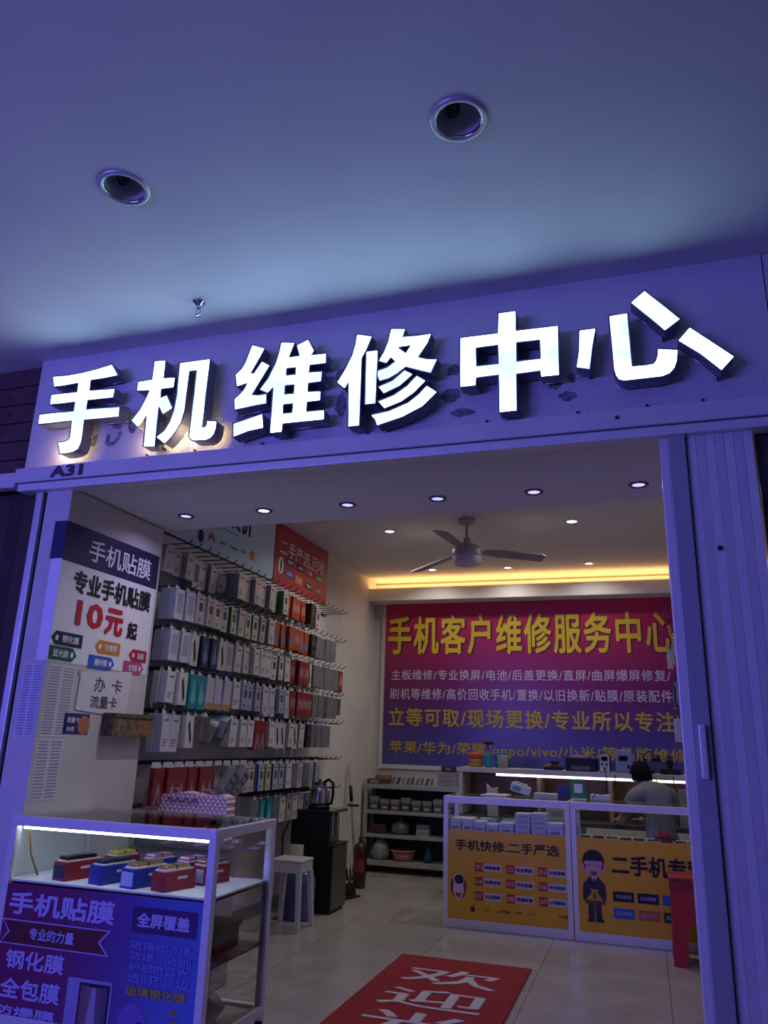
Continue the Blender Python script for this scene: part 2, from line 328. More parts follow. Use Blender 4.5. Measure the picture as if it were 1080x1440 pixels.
# ---- floor: slab under 0.8 m polished tiles
M_slab = mat('grey_mortar', (.045, .042, .04), .9, noise=.1)
M_tile = mat('beige_polished_tile', (.34, .315, .285), .22, noise=.10, nscale=3.5)
fl = struct('floor', MB().box(-8, 5, -6, 9.3, -.10, -.010), M_slab)
b = MB(); b.box(-8, 5, -6, 3.27, -.010, 0); obj('threshold', b, M_tile, fl)
tile_me = None
yy = 3.274; j = 0
while yy < 9.2:
    y1 = min(yy + .798, 9.2)
    xx = -3.15
    while xx < .54:
        x1 = min(xx + .798, .55)
        obj('tile', MB().box(xx + .0012, x1, yy + .0012, y1, -.010, 0), M_tile, fl); xx += .8
    yy += .8 if j else .8
    j += 1

# ================================================================== LAMPS AND CEILING FITTINGS
M_rim = mat('lamp_rim_enamel', (.55, .55, .58), .35, .3, noise=.05)
M_refl = mat('lamp_reflector', (.50, .50, .53), .45, .2, noise=.1, nscale=12)
for i, (x, y) in enumerate(DOWNL):
    t = thing('recessed_lamp', ['unlit round recessed ceiling lamp on the right, above the middle of the sign', 'unlit round recessed ceiling lamp on the left, nearer the sprinkler'][i], 'lamp', (x, y, 3.555))
    obj('rim', MB().lathe([(.082, .004), (.084, -.006), (.092, -.010), (.104, -.006), (.106, .001)], (x, y, 3.555), 40), M_rim, t)
    obj('reflector', MB().lathe([(.083, .002), (.078, .04), (.070, .09), (.055, .12), (0, .125)], (x, y, 3.555), 40), M_refl, t)
    obj('bulb', MB().lathe([(0, .035), (.018, .038), (.026, .055), (.024, .08), (.016, .10), (.016, .12)], (x - .022, y + .01, 3.555), 20), M_black_gloss, t)
    obj('edge_ring', MB().lathe([(.0805, .006), (.0800, -.002), (.0845, -.0075), (.0865, -.006)], (x, y, 3.555), 40), M_chrome, t)
t = thing('sprinkler', 'small chrome fire sprinkler head hanging from the corridor ceiling', 'sprinkler', (-2.055, 3.012, 3.555))
C0 = (-2.055, 3.012, 3.555)
obj('escutcheon', MB().lathe([(0, 0), (.034, 0), (.033, -.006), (.02, -.012), (.017, -.026), (0, -.026)], C0, 20), M_chrome, t)
obj('nozzle', MB().lathe([(.012, -.02), (.012, -.045), (.008, -.05), (0, -.05)], C0, 12), M_chrome, t)
for s_ in (-1, 1): obj('frame_arm', MB().tube([(C0[0] + s_ * .011, C0[1], C0[2] - .045), (C0[0] + s_ * .013, C0[1], C0[2] - .06), (C0[0] + s_ * .004, C0[1], C0[2] - .078)], .003, 6), M_chrome, t)
obj('deflector', MB().lathe([(0, -.078), (.018, -.078), (.018, -.082), (0, -.082)], C0, 12), M_chrome, t)

E_white = mat('lamp_white_lens', (.9, .9, .9), .4, emit=(1, .97, .92), estr=3.5)
E_violet = mat('lamp_violet_lens', (.8, .8, .95), .4, emit=(.50, .42, 1), estr=1.5)
E_blue = mat('lamp_blue_lens', (.8, .85, .95), .4, emit=(.30, .42, 1), estr=1.5)
def spot(x, y, z, r, label, lens, watts, color, group=None, rim=M_rim):
    t = thing('spotlight', label, 'spotlight', (x, y, z), group)
    obj('rim', MB().lathe([(r * .78, .002), (r * .8, -.006), (r * 1.05, -.009), (r * 1.22, -.004), (r * 1.24, .001)], (x, y, z), 28), rim, t)
    obj('lens', MB().lathe([(0, -.003), (r * .79, -.003), (r * .79, .0)], (x, y, z), 24), lens, t)
    d = bpy.data.lights.new('spotlight_glow', 'AREA'); d.shape = 'DISK'; d.size = r * 1.5; d.energy = watts; d.color = color; d.spread = math.radians(150)
    o = bpy.data.objects.new('spotlight_glow', d); COL.objects.link(o); o.parent = t; o.location = (0, 0, -.012)
M_drim = mat('spot_rim_dark', (.10, .10, .13), .35, .5, noise=.05)
for i, x in enumerate((-2.651, -2.109, -1.567, -1.026, -.489, .05)):
    w = i == 1
    spot(x, 4.0, 2.722, .042, f'{"white" if w else "violet-blue"} spotlight in the entrance soffit, {ORD[i]} from the pillar', E_white if w else (E_blue if i == 3 else E_violet), SOFFIT_W * (3 if w else 1), (1, .95, .88) if w else (.55, .48, 1), 'spotlights in the entrance soffit', M_drim)
for i, (x, y, rr) in enumerate(((-2.208, 6.775, .055), (-.502, 6.79, .058), (-2.235, 8.503, .05), (-1.363, 8.55, .05), (-.466, 8.5, .05))):
    spot(x, y, 3.34, rr, ['round white ceiling light left of the fan', 'round white ceiling light right of the fan', 'white ceiling light near the glowing cove, leftmost of its row', 'white ceiling light near the glowing cove, middle of its row', 'white ceiling light near the glowing cove, rightmost of its row'][i], E_white, SPOT_W * (1 if i < 2 else .45), (1, .95, .89), 'ceiling lights inside the shop')

# ceiling fan
FX, FY = -1.40, 6.52
t = thing('ceiling_fan', 'pinkish-white three-bladed ceiling fan with a light bowl under the shop ceiling', 'fan', (FX, FY, 3.34))
M_fan = mat('fan_pinkish_enamel', (.50, .40, .40), .4, noise=.05)
M_blade = mat('fan_blade_grey_wood', (.34, .30, .30), .5, noise=.15, nscale=8)
obj('canopy', MB().lathe([(0, 0), (.075, 0), (.075, -.03), (.055, -.055), (.02, -.06), (0, -.06)], (FX, FY, 3.34), 24), M_fan, t)
obj('rod', MB().cyl((FX, FY, 3.29), (FX, FY, 3.12), .013), M_fan, t)
obj('coupling', MB().lathe([(.012, .17), (.03, .15), (.032, .11), (.05, .10)], (FX, FY, 3.0), 20), M_fan, t)
obj('motor', MB().lathe([(0, .115), (.05, .11), (.11, .085), (.132, .055), (.132, .0), (.128, -.01), (0, -.01)], (FX, FY, 3.0), 32), M_fan, t)
obj('light_bowl', MB().lathe([(.126, -.01), (.126, -.045), (.115, -.075), (.08, -.09), (0, -.095)], (FX, FY, 3.0), 32), mat('frosted_bowl', (.62, .58, .60), .35, noise=.04), t)
for ang, ln, dz in ((-96, .70, 0.0), (24, .70, -.03), (141, .80, -.05)):
    a = math.radians(ang); c, s_ = math.cos(a), math.sin(a)
    b = MB(); z0 = 3.045
    def bp(u, v, h): return (FX + c * u - s_ * v, FY + s_ * u + c * v, z0 + dz * u / .7 + h)
    prof = [(.16, -.045), (.30, -.068), (ln - .03, -.072), (ln, -.05), (ln, .05), (ln - .03, .068), (.30, .06), (.16, .04)]
    top = [b.bm.verts.new(bp(u, v, .004 - v * .22)) for u, v in prof]; bot = [b.bm.verts.new(bp(u, v, -.004 - v * .22)) for u, v in prof]
    b.bm.faces.new(top); b.bm.faces.new(bot[::-1])
    for q in range(8): b.bm.faces.new((top[q], bot[q], bot[(q + 1) % 8], top[(q + 1) % 8]))
    bl = obj('blade', b, M_blade, t)
    b = MB(); b.tube([bp(.10, 0, 0), bp(.15, 0, .0), bp(.20, 0, .006)], .016, 8); obj('blade_bracket', b, M_fan, bl)

# ================================================================== THE SIX GLOWING LETTERS
E_sign = mat('sign_acrylic_lit', (.9, .95, 1), .4, emit=(.47, .78, 1), estr=4.8)
_nt = E_sign.node_tree; _tc = _nt.nodes.new('ShaderNodeTexCoord'); _nz = _nt.nodes.new('ShaderNodeTexNoise'); _nz.inputs['Scale'].default_value = 5.0; _nz.inputs['Detail'].default_value = 1
_mr = _nt.nodes.new('ShaderNodeMapRange'); _mr.inputs[1].default_value = .36; _mr.inputs[2].default_value = .6; _mr.inputs[3].default_value = 1.6; _mr.inputs[4].default_value = 8.0     # uneven LED modules behind the acrylic
_nt.links.new(_tc.outputs['Object'], _nz.inputs['Vector']); _nt.links.new(_nz.outputs['Fac'], _mr.inputs[0]); _nt.links.new(_mr.outputs[0], _nt.nodes['Principled BSDF'].inputs['Emission Strength'])
M_ret = mat('sign_letter_return', (.20, .21, .28), .4, .2, noise=.1, nscale=20)
LNAMES = ['shou (hand), first of the sign', 'ji (machine), second of the sign', 'wei, third of the sign', 'xiu, fourth of the sign', 'zhong (middle), fifth of the sign', 'xin (heart), last and tilted character of the sign']
YF, YBK = 3.244, 3.318
for li, polys in enumerate(LETTERS):
    xs = [p[0] for q in polys for p in q]; zs = [p[1] for q in polys for p in q]
    t = thing('sign_letter', 'glowing white channel letter ' + LNAMES[li], 'sign letter', (sum(xs) / len(xs), 3.344, min(zs)), 'illuminated letters on the facade')
    bx = origin(t)
    me = fill2d(polys)
    for v in me.vertices: v.co = Vector((v.co.x, YF, v.co.y)) - bx
    me.materials.append(E_sign); link('face', me, t)
    b = MB()
    for q in polys:
        for i in range(len(q)):
            (xa, za), (xb, zb) = q[i], q[(i + 1) % len(q)]
            b.quad((xa, YF, za), (xb, YF, zb), (xb, YBK, zb), (xa, YBK, za))
    obj('return', b, M_ret, t)
    mb = fill2d(polys)
    for v in mb.vertices: v.co = Vector((v.co.x, YF + .005, v.co.y)) - bx
    mb.materials.append(M_steel); link('added_light_stop', mb, t)  # unseen opaque sheet, added to keep the face's glow off the wall behind
    b = MB()
    for q in polys:
        b.tube([(x, YF - .001, z) for x, z in q + [q[0]]], .0045, 5)
    obj('edge_trim', b, M_ret, t)
    b = MB()
    outs = [q for q in polys if len(q) > 4 or li == 5]
    for q in outs:
        b.tube([(x, YBK + .001, z) for x, z in q + [q[0]]], .0018, 4)
    obj('rear_flange', b, M_chrome, t)
    for q in outs:
        for pi in (0, len(q) // 2):
            cx = sum(p[0] for p in q) / len(q); cz = sum(p[1] for p in q) / len(q)
            x, z = q[pi][0] * .93 + cx * .07, q[pi][1] * .93 + cz * .07
            obj('stud', MB().cyl((x, YBK - .01, z), (x, 3.345, z), .008, seg=8), M_steel, t)
    if li < 2:   # warm LEDs of the first two letters leak out behind them
        for (x, z) in (((-3.04, 2.94), (-2.985, 2.945)) if li == 0 else ((-2.47, 2.94), (-2.33, 2.95), (-2.19, 2.935), (-2.09, 2.95))):
            d = bpy.data.lights.new('letter_backlight', 'POINT'); d.energy = .7; d.color = (1, .70, .38); d.shadow_soft_size = .02
            o = bpy.data.objects.new('letter_backlight', d); COL.objects.link(o); o.parent = t; o.location = Vector((x, 3.290, z)) - bx

# ================================================================== FOLDING DOOR ON THE RIGHT
M_jamb = mat('grey_jamb_profile', (.40, .40, .44), .45, .2, noise=.04)
fd = struct('door_1', MB().box(.170, .244, 3.305, 3.375, 0.0, 2.712, .006), M_jamb)
for i in range(7):
    x0 = .250 + i * .0372; sg = .0012 if i % 2 else -.0012
    b = MB(); b.prism([(x0, 3.33 - sg), (x0 + .0355, 3.33 + sg), (x0 + .0355, 3.345 + sg), (x0, 3.345 - sg)], (0, 0, 0.02), (1, 0, 0), (0, 1, 0), (0, 0, 1), 2.69)
    struct('slat', b, M_alu_w, fd)
struct('stile', MB().box(.247, .2515, 3.335, 3.37, .01, 2.71), M_black, fd)
obj('handle', MB().box(.196, .222, 3.275, 3.305, 1.30, 1.50, .006), M_alu_w, fd)
obj('lock', MB().cyl((.34, 3.33, 2.20), (.34, 3.318, 2.20), .01, seg=12), M_black, fd)
b = MB().box(.06, .170, 3.36, 3.40, 0, 2.72, .004)
struct('trim_8', MB().box(.140, .172, 3.34, 3.40, 0, 2.72, .004), M_alu_w)
M_stone = mat('brown_grey_marble', (.10, .09, .10), .25, noise=.6, nscale=5)
struct('pillar_right', MB().box(.53, 3.2, 3.41, 3.55, 0, 2.74, .004), M_stone)

# ================================================================== POSTERS ON THE LEFT PILLAR
navy, white, dark = flat('1b1b4d'), flat('f0eff4'), flat('20203c')
t = thing('price_poster', 'white poster with a dark navy header, wrapped round the left pillar', 'poster', (-2.97, 3.344, 2.0))
b = MB(); b.box(-2.9695, -2.9675, 3.343, 4.222, 1.76, 2.525); b.box(-3.040, -2.9675, 3.3415, 3.3435, 1.76, 2.525); obj('sheet', b, white, t)
b = MB(); b.box(-2.9673, -2.9667, 3.3408, 4.225, 2.305, 2.525); b.box(-3.052, -2.9667, 3.3405, 3.3413, 2.312, 2.525); obj('header', b, navy, t)
PP = Plane((-2.967, 3.344, 0), (0, 1, 0), (0, 0, 1))
red, black = flat('c01c34'), flat('16161c')
lettering('手机贴膜', PP, .20, .80, 2.345, 2.475, white, t, .015)
lettering('专业手机贴膜', PP, .11, .835, 2.145, 2.275, black, t, .03)
lettering('10', PP, .165, .40, 1.97, 2.115, red, t, .035)
lettering('元', PP, .42, .59, 1.955, 2.115, red, t, .05)
lettering('起', PP, .635, .735, 1.955, 2.06, black, t, .04)
for i, (s_, hexc, u0, u1, v, left) in enumerate((('钢化膜', '1f2050', .00, .25, 1.885, True), ('防爆膜', 'd8862c', .36, .59, 1.88, True), ('高清膜', 'b81f38', .68, .86, 1.865, True),
                                    ('蓝光膜', '126048', -.02, .22, 1.765 + .04, False), ('磨砂膜', '2f63cc', .32, .555, 1.79, False), ('全包膜', 'c54b86', .64, .845, 1.79, False))):
    h = .037
    pts = [(u0, v), (u0 + .035, v - h), (u1, v - h), (u1, v + h), (u0 + .035, v + h)] if left else [(u0, v - h), (u1 - .035, v - h), (u1, v), (u1 - .035, v + h), (u0, v + h)]
    if i in (0, 3): pts = [(max(a, .004), c) for a, c in pts]
    tg = patch('tag', pts, PP, flat(hexc), t, e=.0008)
    lettering(s_, PP, u0 + (.085 if left else .05), u1 - (.03 if left else .07), v - .02, v + .02, white, tg, .03, e=.0024)
    patch('dot', ell(u0 + .045 if left else u1 - .04, v, .012, .016, 10), PP, white, tg, e=.0018)
# notice sheet below it
t = thing('paper_notice', 'white paper notice about phone cards, taped below the price poster', 'notice', (-2.97, 3.66, 1.5))
NP = Plane((-2.966, 3.344, 0), (0, 1, 0), (0, 0, 1))
paper = flat('dcdbe0', .8); grey_ink = flat('5d5c66')
o = patch('sheet', [(.275, 1.725), (.265, 1.52), (.60, 1.50), (.72, 1.52), (.735, 1.765)], NP, paper, t)
lettering('办', NP, .40, .495, 1.625, 1.71, grey_ink, t, .01); lettering('卡', NP, .555, .65, 1.625, 1.71, grey_ink, t, .01)
lettering('流量卡', NP, .38, .62, 1.535, 1.605, grey_ink, t, .01)
obj('tape', MB().box(-2.9655, -2.965, 3.60, 3.66, 1.71, 1.74), flat('c8c4b0'), t)
# sheets of phone numbers
M_ink = flat('9a99aa', .8)
def number_sheet(label, pl, u0, u1, v0, v1, cols, rows):
    c = pl.pt((u0 + u1) / 2, v0)
    t = thing('number_list', label, 'paper list', c)
    patch('sheet', rect(u0, u1, v0, v1), pl, flat('d6d5de', .85), t, e=.0005)
    b = MB(); rr = random.Random(u0 + v0)
    dv = (v1 - v0) / (rows + 1); du = (u1 - u0) / cols
    for i in range(rows):
        for j in range(cols):
            a = u0 + du * (j + .12); z = v0 + dv * (i + .75)
            x = a
            while x < a + du * .74:
                w = du * rr.uniform(.05, .09)
                b.prism(rect(x, x + w * .8, z, z + dv * .48), pl.pt(0, 0, .0015), pl.U, pl.V, pl.N, .0003); x += w
    o = obj('lettering', b, M_ink, t); o['kind'] = 'stuff'
R2 = Plane((-2.9695, 3.344, 0), (0, 1, 0), (0, 0, 1))
F2 = Plane((0, 3.3435, 0), (1, 0, 0), (0, 0, 1))
number_sheet('white sheet of phone numbers on the bluish front face of the left pillar', F2, -3.105, -2.985, 1.37, 1.745, 2, 26)
number_sheet('upper sheet of phone numbers on the pillar side, left of the card notice', R2, .02, .235, 1.375, 1.745, 2, 24)
number_sheet('lower sheet of phone numbers on the pillar side, under the upper one', R2, .02, .215, 1.06, 1.365, 2, 18)
t = thing('sticker', 'small dark blue sticker with an orange disc below the card notice', 'sticker', (-2.9695, 3.55, 1.42))
patch('sheet', rect(.195, .40, 1.39, 1.50), R2, flat('20327e'), t); patch('disc', ell(.36, 1.44, .05, .05), R2, flat('c4784a'), t, e=.0015)
lettering('流量卡', R2, .215, .315, 1.45, 1.48, white, t, .03, e=.003); lettering('办理', R2, .22, .28, 1.405, 1.43, white, t, .02, e=.003)
t = thing('cardboard_box', 'brown patterned small box stuck on the pillar edge under the notice', 'box', (-2.94, 4.1, 1.4))
M_kraft = mat('brown_box_card', (.16, .11, .055), .7, noise=.6, nscale=30)
obj('carton', MB().box(-2.968, -2.89, 3.86, 4.24, 1.385, 1.51, .004), M_kraft, t)
obj('lid_flap', MB().box(-2.970, -2.884, 3.855, 4.245, 1.490, 1.514, .003), mat('brown_box_lid', (.12, .08, .04), .7, noise=.3, nscale=30), t)
obj('picture', MB().box(-2.8895, -2.8885, 4.10, 4.20, 1.40, 1.48), mat('box_picture', (.30, .10, .05), .6, noise=.5, nscale=40), t)

# ================================================================== GLASS SHOWCASE AT THE ENTRANCE
SX0, SX1, SY0, SY1, SZ = -2.968, -1.832, 3.270, 3.875, 1.003
t = thing('glass_showcase', 'glass showcase with white frame and purple poster front, beside the left pillar', 'showcase', (SX0, SY0, 0))
P = .038
for x in (SX0, SX1 - P):
    for y in (SY0, SY1 - P): obj('post', MB().box(x, x + P, y, y + P, .10, SZ - .002, .003), M_alu_w, t)
for z0, z1 in ((SZ - .045, SZ), (.12, .165)):
    for y in (SY0 - .001, SY1 - P + .001): obj('rail', MB().box(SX0 + .002, SX1 - .002, y, y + P, z0, z1, .003), M_alu_w, t)
    for x in (SX0 - .001, SX1 - P + .001): obj('rail', MB().box(x, x + P, SY0 + .002, SY1 - .002, z0 + .001, z1 - .001, .003), M_alu_w, t)
for x in (SX0, SX1 - P):
    for y in (SY0, SY1 - P): obj('foot', MB().cyl((x + P / 2, y + P / 2, 0), (x + P / 2, y + P / 2, .10), .016, .02), M_black, t)
obj('glass_top', MB().box(SX0 + .01, SX1 - .01, SY0 + .01, SY1 - .01, SZ - .004, SZ + .001), M_glass, t)
obj('glass_pane', MB().quad((SX0 + P, SY0 + .012, .70), (SX1 - P, SY0 + .012, .70), (SX1 - P, SY0 + .012, SZ - .045), (SX0 + P, SY0 + .012, SZ - .045)), M_glass, t)
obj('glass_pane', MB().quad((SX1 - .015, SY0 + P, .165), (SX1 - .015, SY1 - P, .165), (SX1 - .015, SY1 - P, SZ - .045), (SX1 - .015, SY0 + P, SZ - .045)), M_glass, t)
obj('glass_pane', MB().quad((SX0 + P, SY1 - .012, .70), (SX1 - P, SY1 - .012, .70), (SX1 - P, SY1 - .012, SZ - .045), (SX0 + P, SY1 - .012, SZ - .045)), M_glass, t)
obj('side_panel', MB().box(SX0 + .006, SX0 + .014, SY0 + P, SY1 - P, .165, SZ - .045), mat('pale_panel', (.55, .60, .62), .5, noise=.03), t)
M_cloth = mat('white_fleece', (.75, .76, .80), .95, noise=.08, nscale=30, bump=.6, bscale=90)
obj('shelf', MB().box(SX0 + .016, SX1 - .018, SY0 + .02, SY1 - .02, .700, .708), M_glass, t)
obj('shelf_cloth', MB().box(SX0 + .016, SX1 - .020, SY0 + .022, SY1 - .022, .709, .720, .004), M_cloth, t)
obj('shelf', MB().box(SX0 + .016, SX1 - .018, SY0 + .02, SY1 - .02, .430, .440), mat('grey_shelf_board', (.25, .25, .24), .5, noise=.05), t)
obj('base_board', MB().box(SX0 + .016, SX1 - .016, SY0 + .016, SY1 - .016, .125, .15), M_cloth, t)
lt = obj('led_tube', MB().box(SX0 + .045, SX1 - .04, SY0 + .040, SY0 + .054, SZ - .062, SZ - .048, .003), mat('led_tube_cool', (1, 1, 1), .4, emit=(.80, .90, 1), estr=7.0), t)
b = MB(); b.tube([(SX0 + .05, SY0 + .06, SZ - .05), (SX0 + .055, SY0 + .08, .90), (SX0 + .06, SY0 + .10, .82), (SX0 + .10, SY0 + .12, .725)], .005, 6); obj('wire', b, mat('orange_wire', (.35, .16, .03), .5), t)
# front poster of the showcase
PY = SY0 + .004
M_pp = gradient('showcase_poster_print', [(0, rgb('7a1c58')), (.35, rgb('742262')), (.62, rgb('5e3a90')), (.85, rgb('4a66b8')), (1, rgb('4a6cc0'))], 0, .02, 1.10, .35)
po = obj('poster', MB().box(SX0 + P - .004, SX1 - P + .004, PY, PY + .003, .166, .704), M_pp, t)
SP = Plane((0, PY - .0008, 0), (1, 0, 0), (0, 0, 1))
lil = flat('bab4e6'); maroon = flat('5c1026'); gold = flat('b8a04a')
lettering('手机贴膜', SP, -2.905, -2.315, .575, .672, lil, po, .03)
rb = patch('ribbon', [(-2.93, .553), (-2.325, .553), (-2.375, .502), (-2.325, .450), (-2.93, .450), (-2.89, .502)], SP, lil, po, e=.0006)
patch('ribbon_fill', [(-2.922, .548), (-2.34, .548), (-2.388, .502), (-2.34, .455), (-2.922, .455), (-2.88, .502)], SP, maroon, rb, e=.0016)
lettering('专业的力量', SP, -2.765, -2.515, .477, .527, lil, rb, .03, e=.0032)
lettering('钢化膜', SP, -2.878, -2.55, .352, .430, lil, po, .03)
lettering('全包膜', SP, -2.886, -2.553, .232, .315, lil, po, .03)
lettering('防爆膜', SP, -2.90, -2.565, .167, .205, lil, po, .03)
bx_ = patch('label_box', rect(-2.222, -1.893, .560, .663), SP, flat('3c1060'), po)
lettering('全屏覆盖', SP, -2.195, -1.925, .583, .642, lil, bx_, .04, e=.003)
faint = flat('8088dc')
for i, (s1, s2) in enumerate((('防指纹', '防摔'), ('防爆', '防刮'), ('护眼', '抗蓝光'), ('透明', '不碎边'))):
    v = .497 - i * .043
    lettering(s1, SP, -2.21, -2.21 + .062 * len(s1), v, v + .033, faint, po, .015); lettering(s2, SP, -1.905 - .062 * len(s2), -1.905, v, v + .033, faint, po, .015)
lettering('玻璃钢化膜', SP, -2.215, -1.915, .315, .352, gold, po, .03)
lettering('全', SP, -1.995, -1.955, .26, .29, gold, po, .02); lettering('屏', SP, -1.985, -1.945, .215, .245, gold, po, .02)
ph = patch('phone_picture', rect(-2.52, -2.285, .167, .352), SP, flat('9d97c8'), po, e=.0006)
patch('phone_screen', rect(-2.455, -2.295, .167, .338), SP, flat('1c1830'), ph, e=.0016)
patch('phone_screen', rect(-2.445, -2.305, .167, .328), SP, gradient('phone_wallpaper', [(0, rgb('6a4a5a')), (.5, rgb('8a6a70')), (1, rgb('4a3c66'))], 0, .5, .66), ph, e=.0026)
patch('phone_screen', [(-2.405, .167), (-2.385, .322), (-2.365, .322), (-2.355, .167)], SP, flat('a898b8'), ph, e=.0036)
patch('notch', rect(-2.405, -2.345, .325, .334), SP, flat('101018'), ph, e=.0036)
hd = patch('hand_picture', ell(-2.17, .19, .075, .095, 20, -20, 200), SP, flat('7a60b8'), po, e=.0006)
patch('camera_dot', ell(-2.13, .20, .025, .02), SP, flat('241a40'), hd, e=.0016)

# lipstick-shaped boxes standing on the showcase shelf
def gift_box(x, y, ang, cbody, cfront, ctop, label, ln=.22, w=.088, h=.082, top2=None):
    t = thing('gift_box', label, 'gift box', (x, y, .7205), 'small boxes on the showcase shelf')
    t.rotation_euler = (0, 0, math.radians(ang))
    body = link('carton', MB().box(-w / 2, w / 2, 0, ln, 0, h, .002).mesh('carton', cbody), t)
    link('end_label', MB().box(-w / 2 + .006, w / 2 - .006, -.0012, 0, .010, h - .012).mesh('end_label', cfront), t)
    link('tray', MB().box(-w / 2 + .006, w / 2 - .006, .012, ln - .012, h, h + .007, .002).mesh('tray', flat('d8c8c4')), t)
    link('metal_case', MB().box(-w * .36, w * .36, .016, ln * .86, h + .007, h + .024, .006).mesh('metal_case', ctop), t)
    link('case_clip', MB().box(-w * .37, w * .37, ln * .40, ln * .44, h + .006, h + .0255, .002).mesh('case_clip', top2 or M_black_gloss), t)
    b = MB(); b.box(w / 2, w / 2 + .0008, ln * .40, ln * .72, h * .58, h * .72); link('stripe', b.mesh('stripe', flat('d0c8d0')), t)
mred = flat('8e1c28', .4); mblue = flat('1d2f96', .4); mlil = flat('a9b2e8', .4); mnav = flat('161d50', .4)
gold_m = mat('gold_metal', (.75, .55, .28), .25, .9, noise=.05); pink_m = mat('pink_metal', (.75, .45, .55), .3, .6, noise=.05); yel_m = mat('yellow_lacquer', (.65, .55, .05), .3); blk_m = M_black_gloss
gift_box(-2.700, 3.335, -13, mred, mnav, blk_m, 'red box with dark blue end and black case, first in the front row')
gift_box(-2.490, 3.330, -13, mblue, mblue, mat('navy_metal', (.05, .06, .12), .3, .7), 'blue box with dark case, second in the front row')
gift_box(-2.305, 3.318, -13, mblue, mlil, gold_m, 'blue box with lilac end and gold case, third in the front row')
gift_box(-2.140, 3.318, -15, mred, mred, gold_m, 'red box with gold case, last in the front row', .19)
gift_box(-2.615, 3.60, -13, mred, mred, yel_m, 'box with a yellow case behind the first two boxes', .16)
gift_box(-2.395, 3.60, -13, mblue, mlil, pink_m, 'blue box with a pink case behind the front row', .16)
gift_box(-2.20, 3.60, -13, mblue, mblue, mat('rose_metal', (.8, .4, .65), .3, .6), 'blue box with a rose case behind the last boxes', .16)
gift_box(-2.075, 3.55, -13, mred, mlil, mat('bronze_metal', (.35, .2, .15), .3, .7), 'red box with a bronze case at the back right', .18)
# things on the lower shelves
t = thing('storage_box', 'dark green box on the middle shelf inside the showcase', 'box', (-2.0, 3.6, .441))
obj('carton', MB().box(-2.12, -1.93, 3.52, 3.74, .441, .53, .004), flat('26382c'), t); obj('lid', MB().box(-2.13, -1.92, 3.51, 3.75, .531, .555, .004), flat('31442f'), t)
obj('lid_label', MB().box(-2.08, -1.99, 3.5085, 3.51, .46, .51), flat('7d7f70'), t)
t = thing('plastic_bag', 'pale plastic bag on the bottom board of the showcase', 'bag', (-2.05, 3.6, .151))
b = MB(); b.lathe([(0, 0), (.12, .005), (.14, .04), (.10, .09), (.04, .11), (0, .105)], (-2.05, 3.58, .151), 14)
for v in b.bm.verts: v.co += Vector((random.uniform(-.012, .012), random.uniform(-.012, .012), random.uniform(-.0, .015)))
obj('sack', b, mat('milky_plastic', (.45, .46, .44), .35, noise=.1), t)
b = MB(); b.lathe([(.03, .10), (.018, .118), (.034, .15)], (-2.05, 3.58, .151), 10); obj('knot', b, MATS['milky_plastic'], t)

# ================================================================== LEFT WALL: SIGNS
LW = Plane((-3.125, 0, 0), (0, 1, 0), (0, 0, 1))
t = thing('wall_sign', 'long pale blue wall sign with brand marks above the hooks', 'sign', (-3.14, 4.3, 2.78))
M_sky = gradient('sky_blue_print', [(0, rgb('b4daf0')), (1, rgb('d0ecfa'))], 2, 0, .6, .45)
obj('board', MB().box(-3.148, -3.127, 4.30, 6.195, 2.775, 3.335, .002), M_sky, t)
obj('edge_trim', MB().box(-3.150, -3.124, 4.30, 6.195, 2.765, 2.775), flat('3b3f58'), t)
SB = Plane((-3.1265, 0, 0), (0, 1, 0), (0, 0, 1)); ink = flat('1c2036')
lettering('全是批发价', SB, 4.72, 5.75, 3.045, 3.285, ink, t, .03)
patch('rule_line', rect(5.22, 5.53, 3.008, 3.014), SB, flat('3f5262'), t); patch('rule_line', rect(4.95, 5.25, 2.985, 2.99), SB, flat('3f5262'), t)
# fruit silhouette
o = patch('logo', ell(4.945, 2.865, .042, .050, 18), SB, ink, t); patch('logo_leaf', [(4.94, 2.918), (4.955, 2.945), (4.97, 2.945), (4.955, 2.92)], SB, ink, o)
patch('logo_bite', ell(4.990, 2.875, .016, .02, 10), SB, flat('9cc2db'), o, e=.002)
# petal mark
t2 = None
pm = None
for k in range(8):
    a = math.radians(-10 + 200 * k / 7)
    c, s_ = math.cos(a), math.sin(a)
    pts = [(5.10 + c * r - s_ * w, 2.875 + s_ * r + c * w) for r, w in ((.012, 0), (.035, -.011), (.055, -.006), (.058, 0), (.055, .006), (.035, .011))]
    o = patch('logo_petal', pts, SB, flat('b8584e'), t)
lettering('oppo', SB, 5.22, 5.32, 2.875, 2.90, flat('7fa89f'), t, .02); lettering('honor', SB, 5.40, 5.52, 2.885, 2.905, ink, t, .01); lettering('vivo', SB, 5.585, 5.66, 2.89, 2.915, flat('7590b8'), t, .02)
o = patch('logo', rect(5.745, 5.825, 2.865, 2.945), SB, flat('d8783c'), t); lettering('mi', SB, 5.762, 5.808, 2.888, 2.922, flat('f0ece8'), o, .03, e=.003)

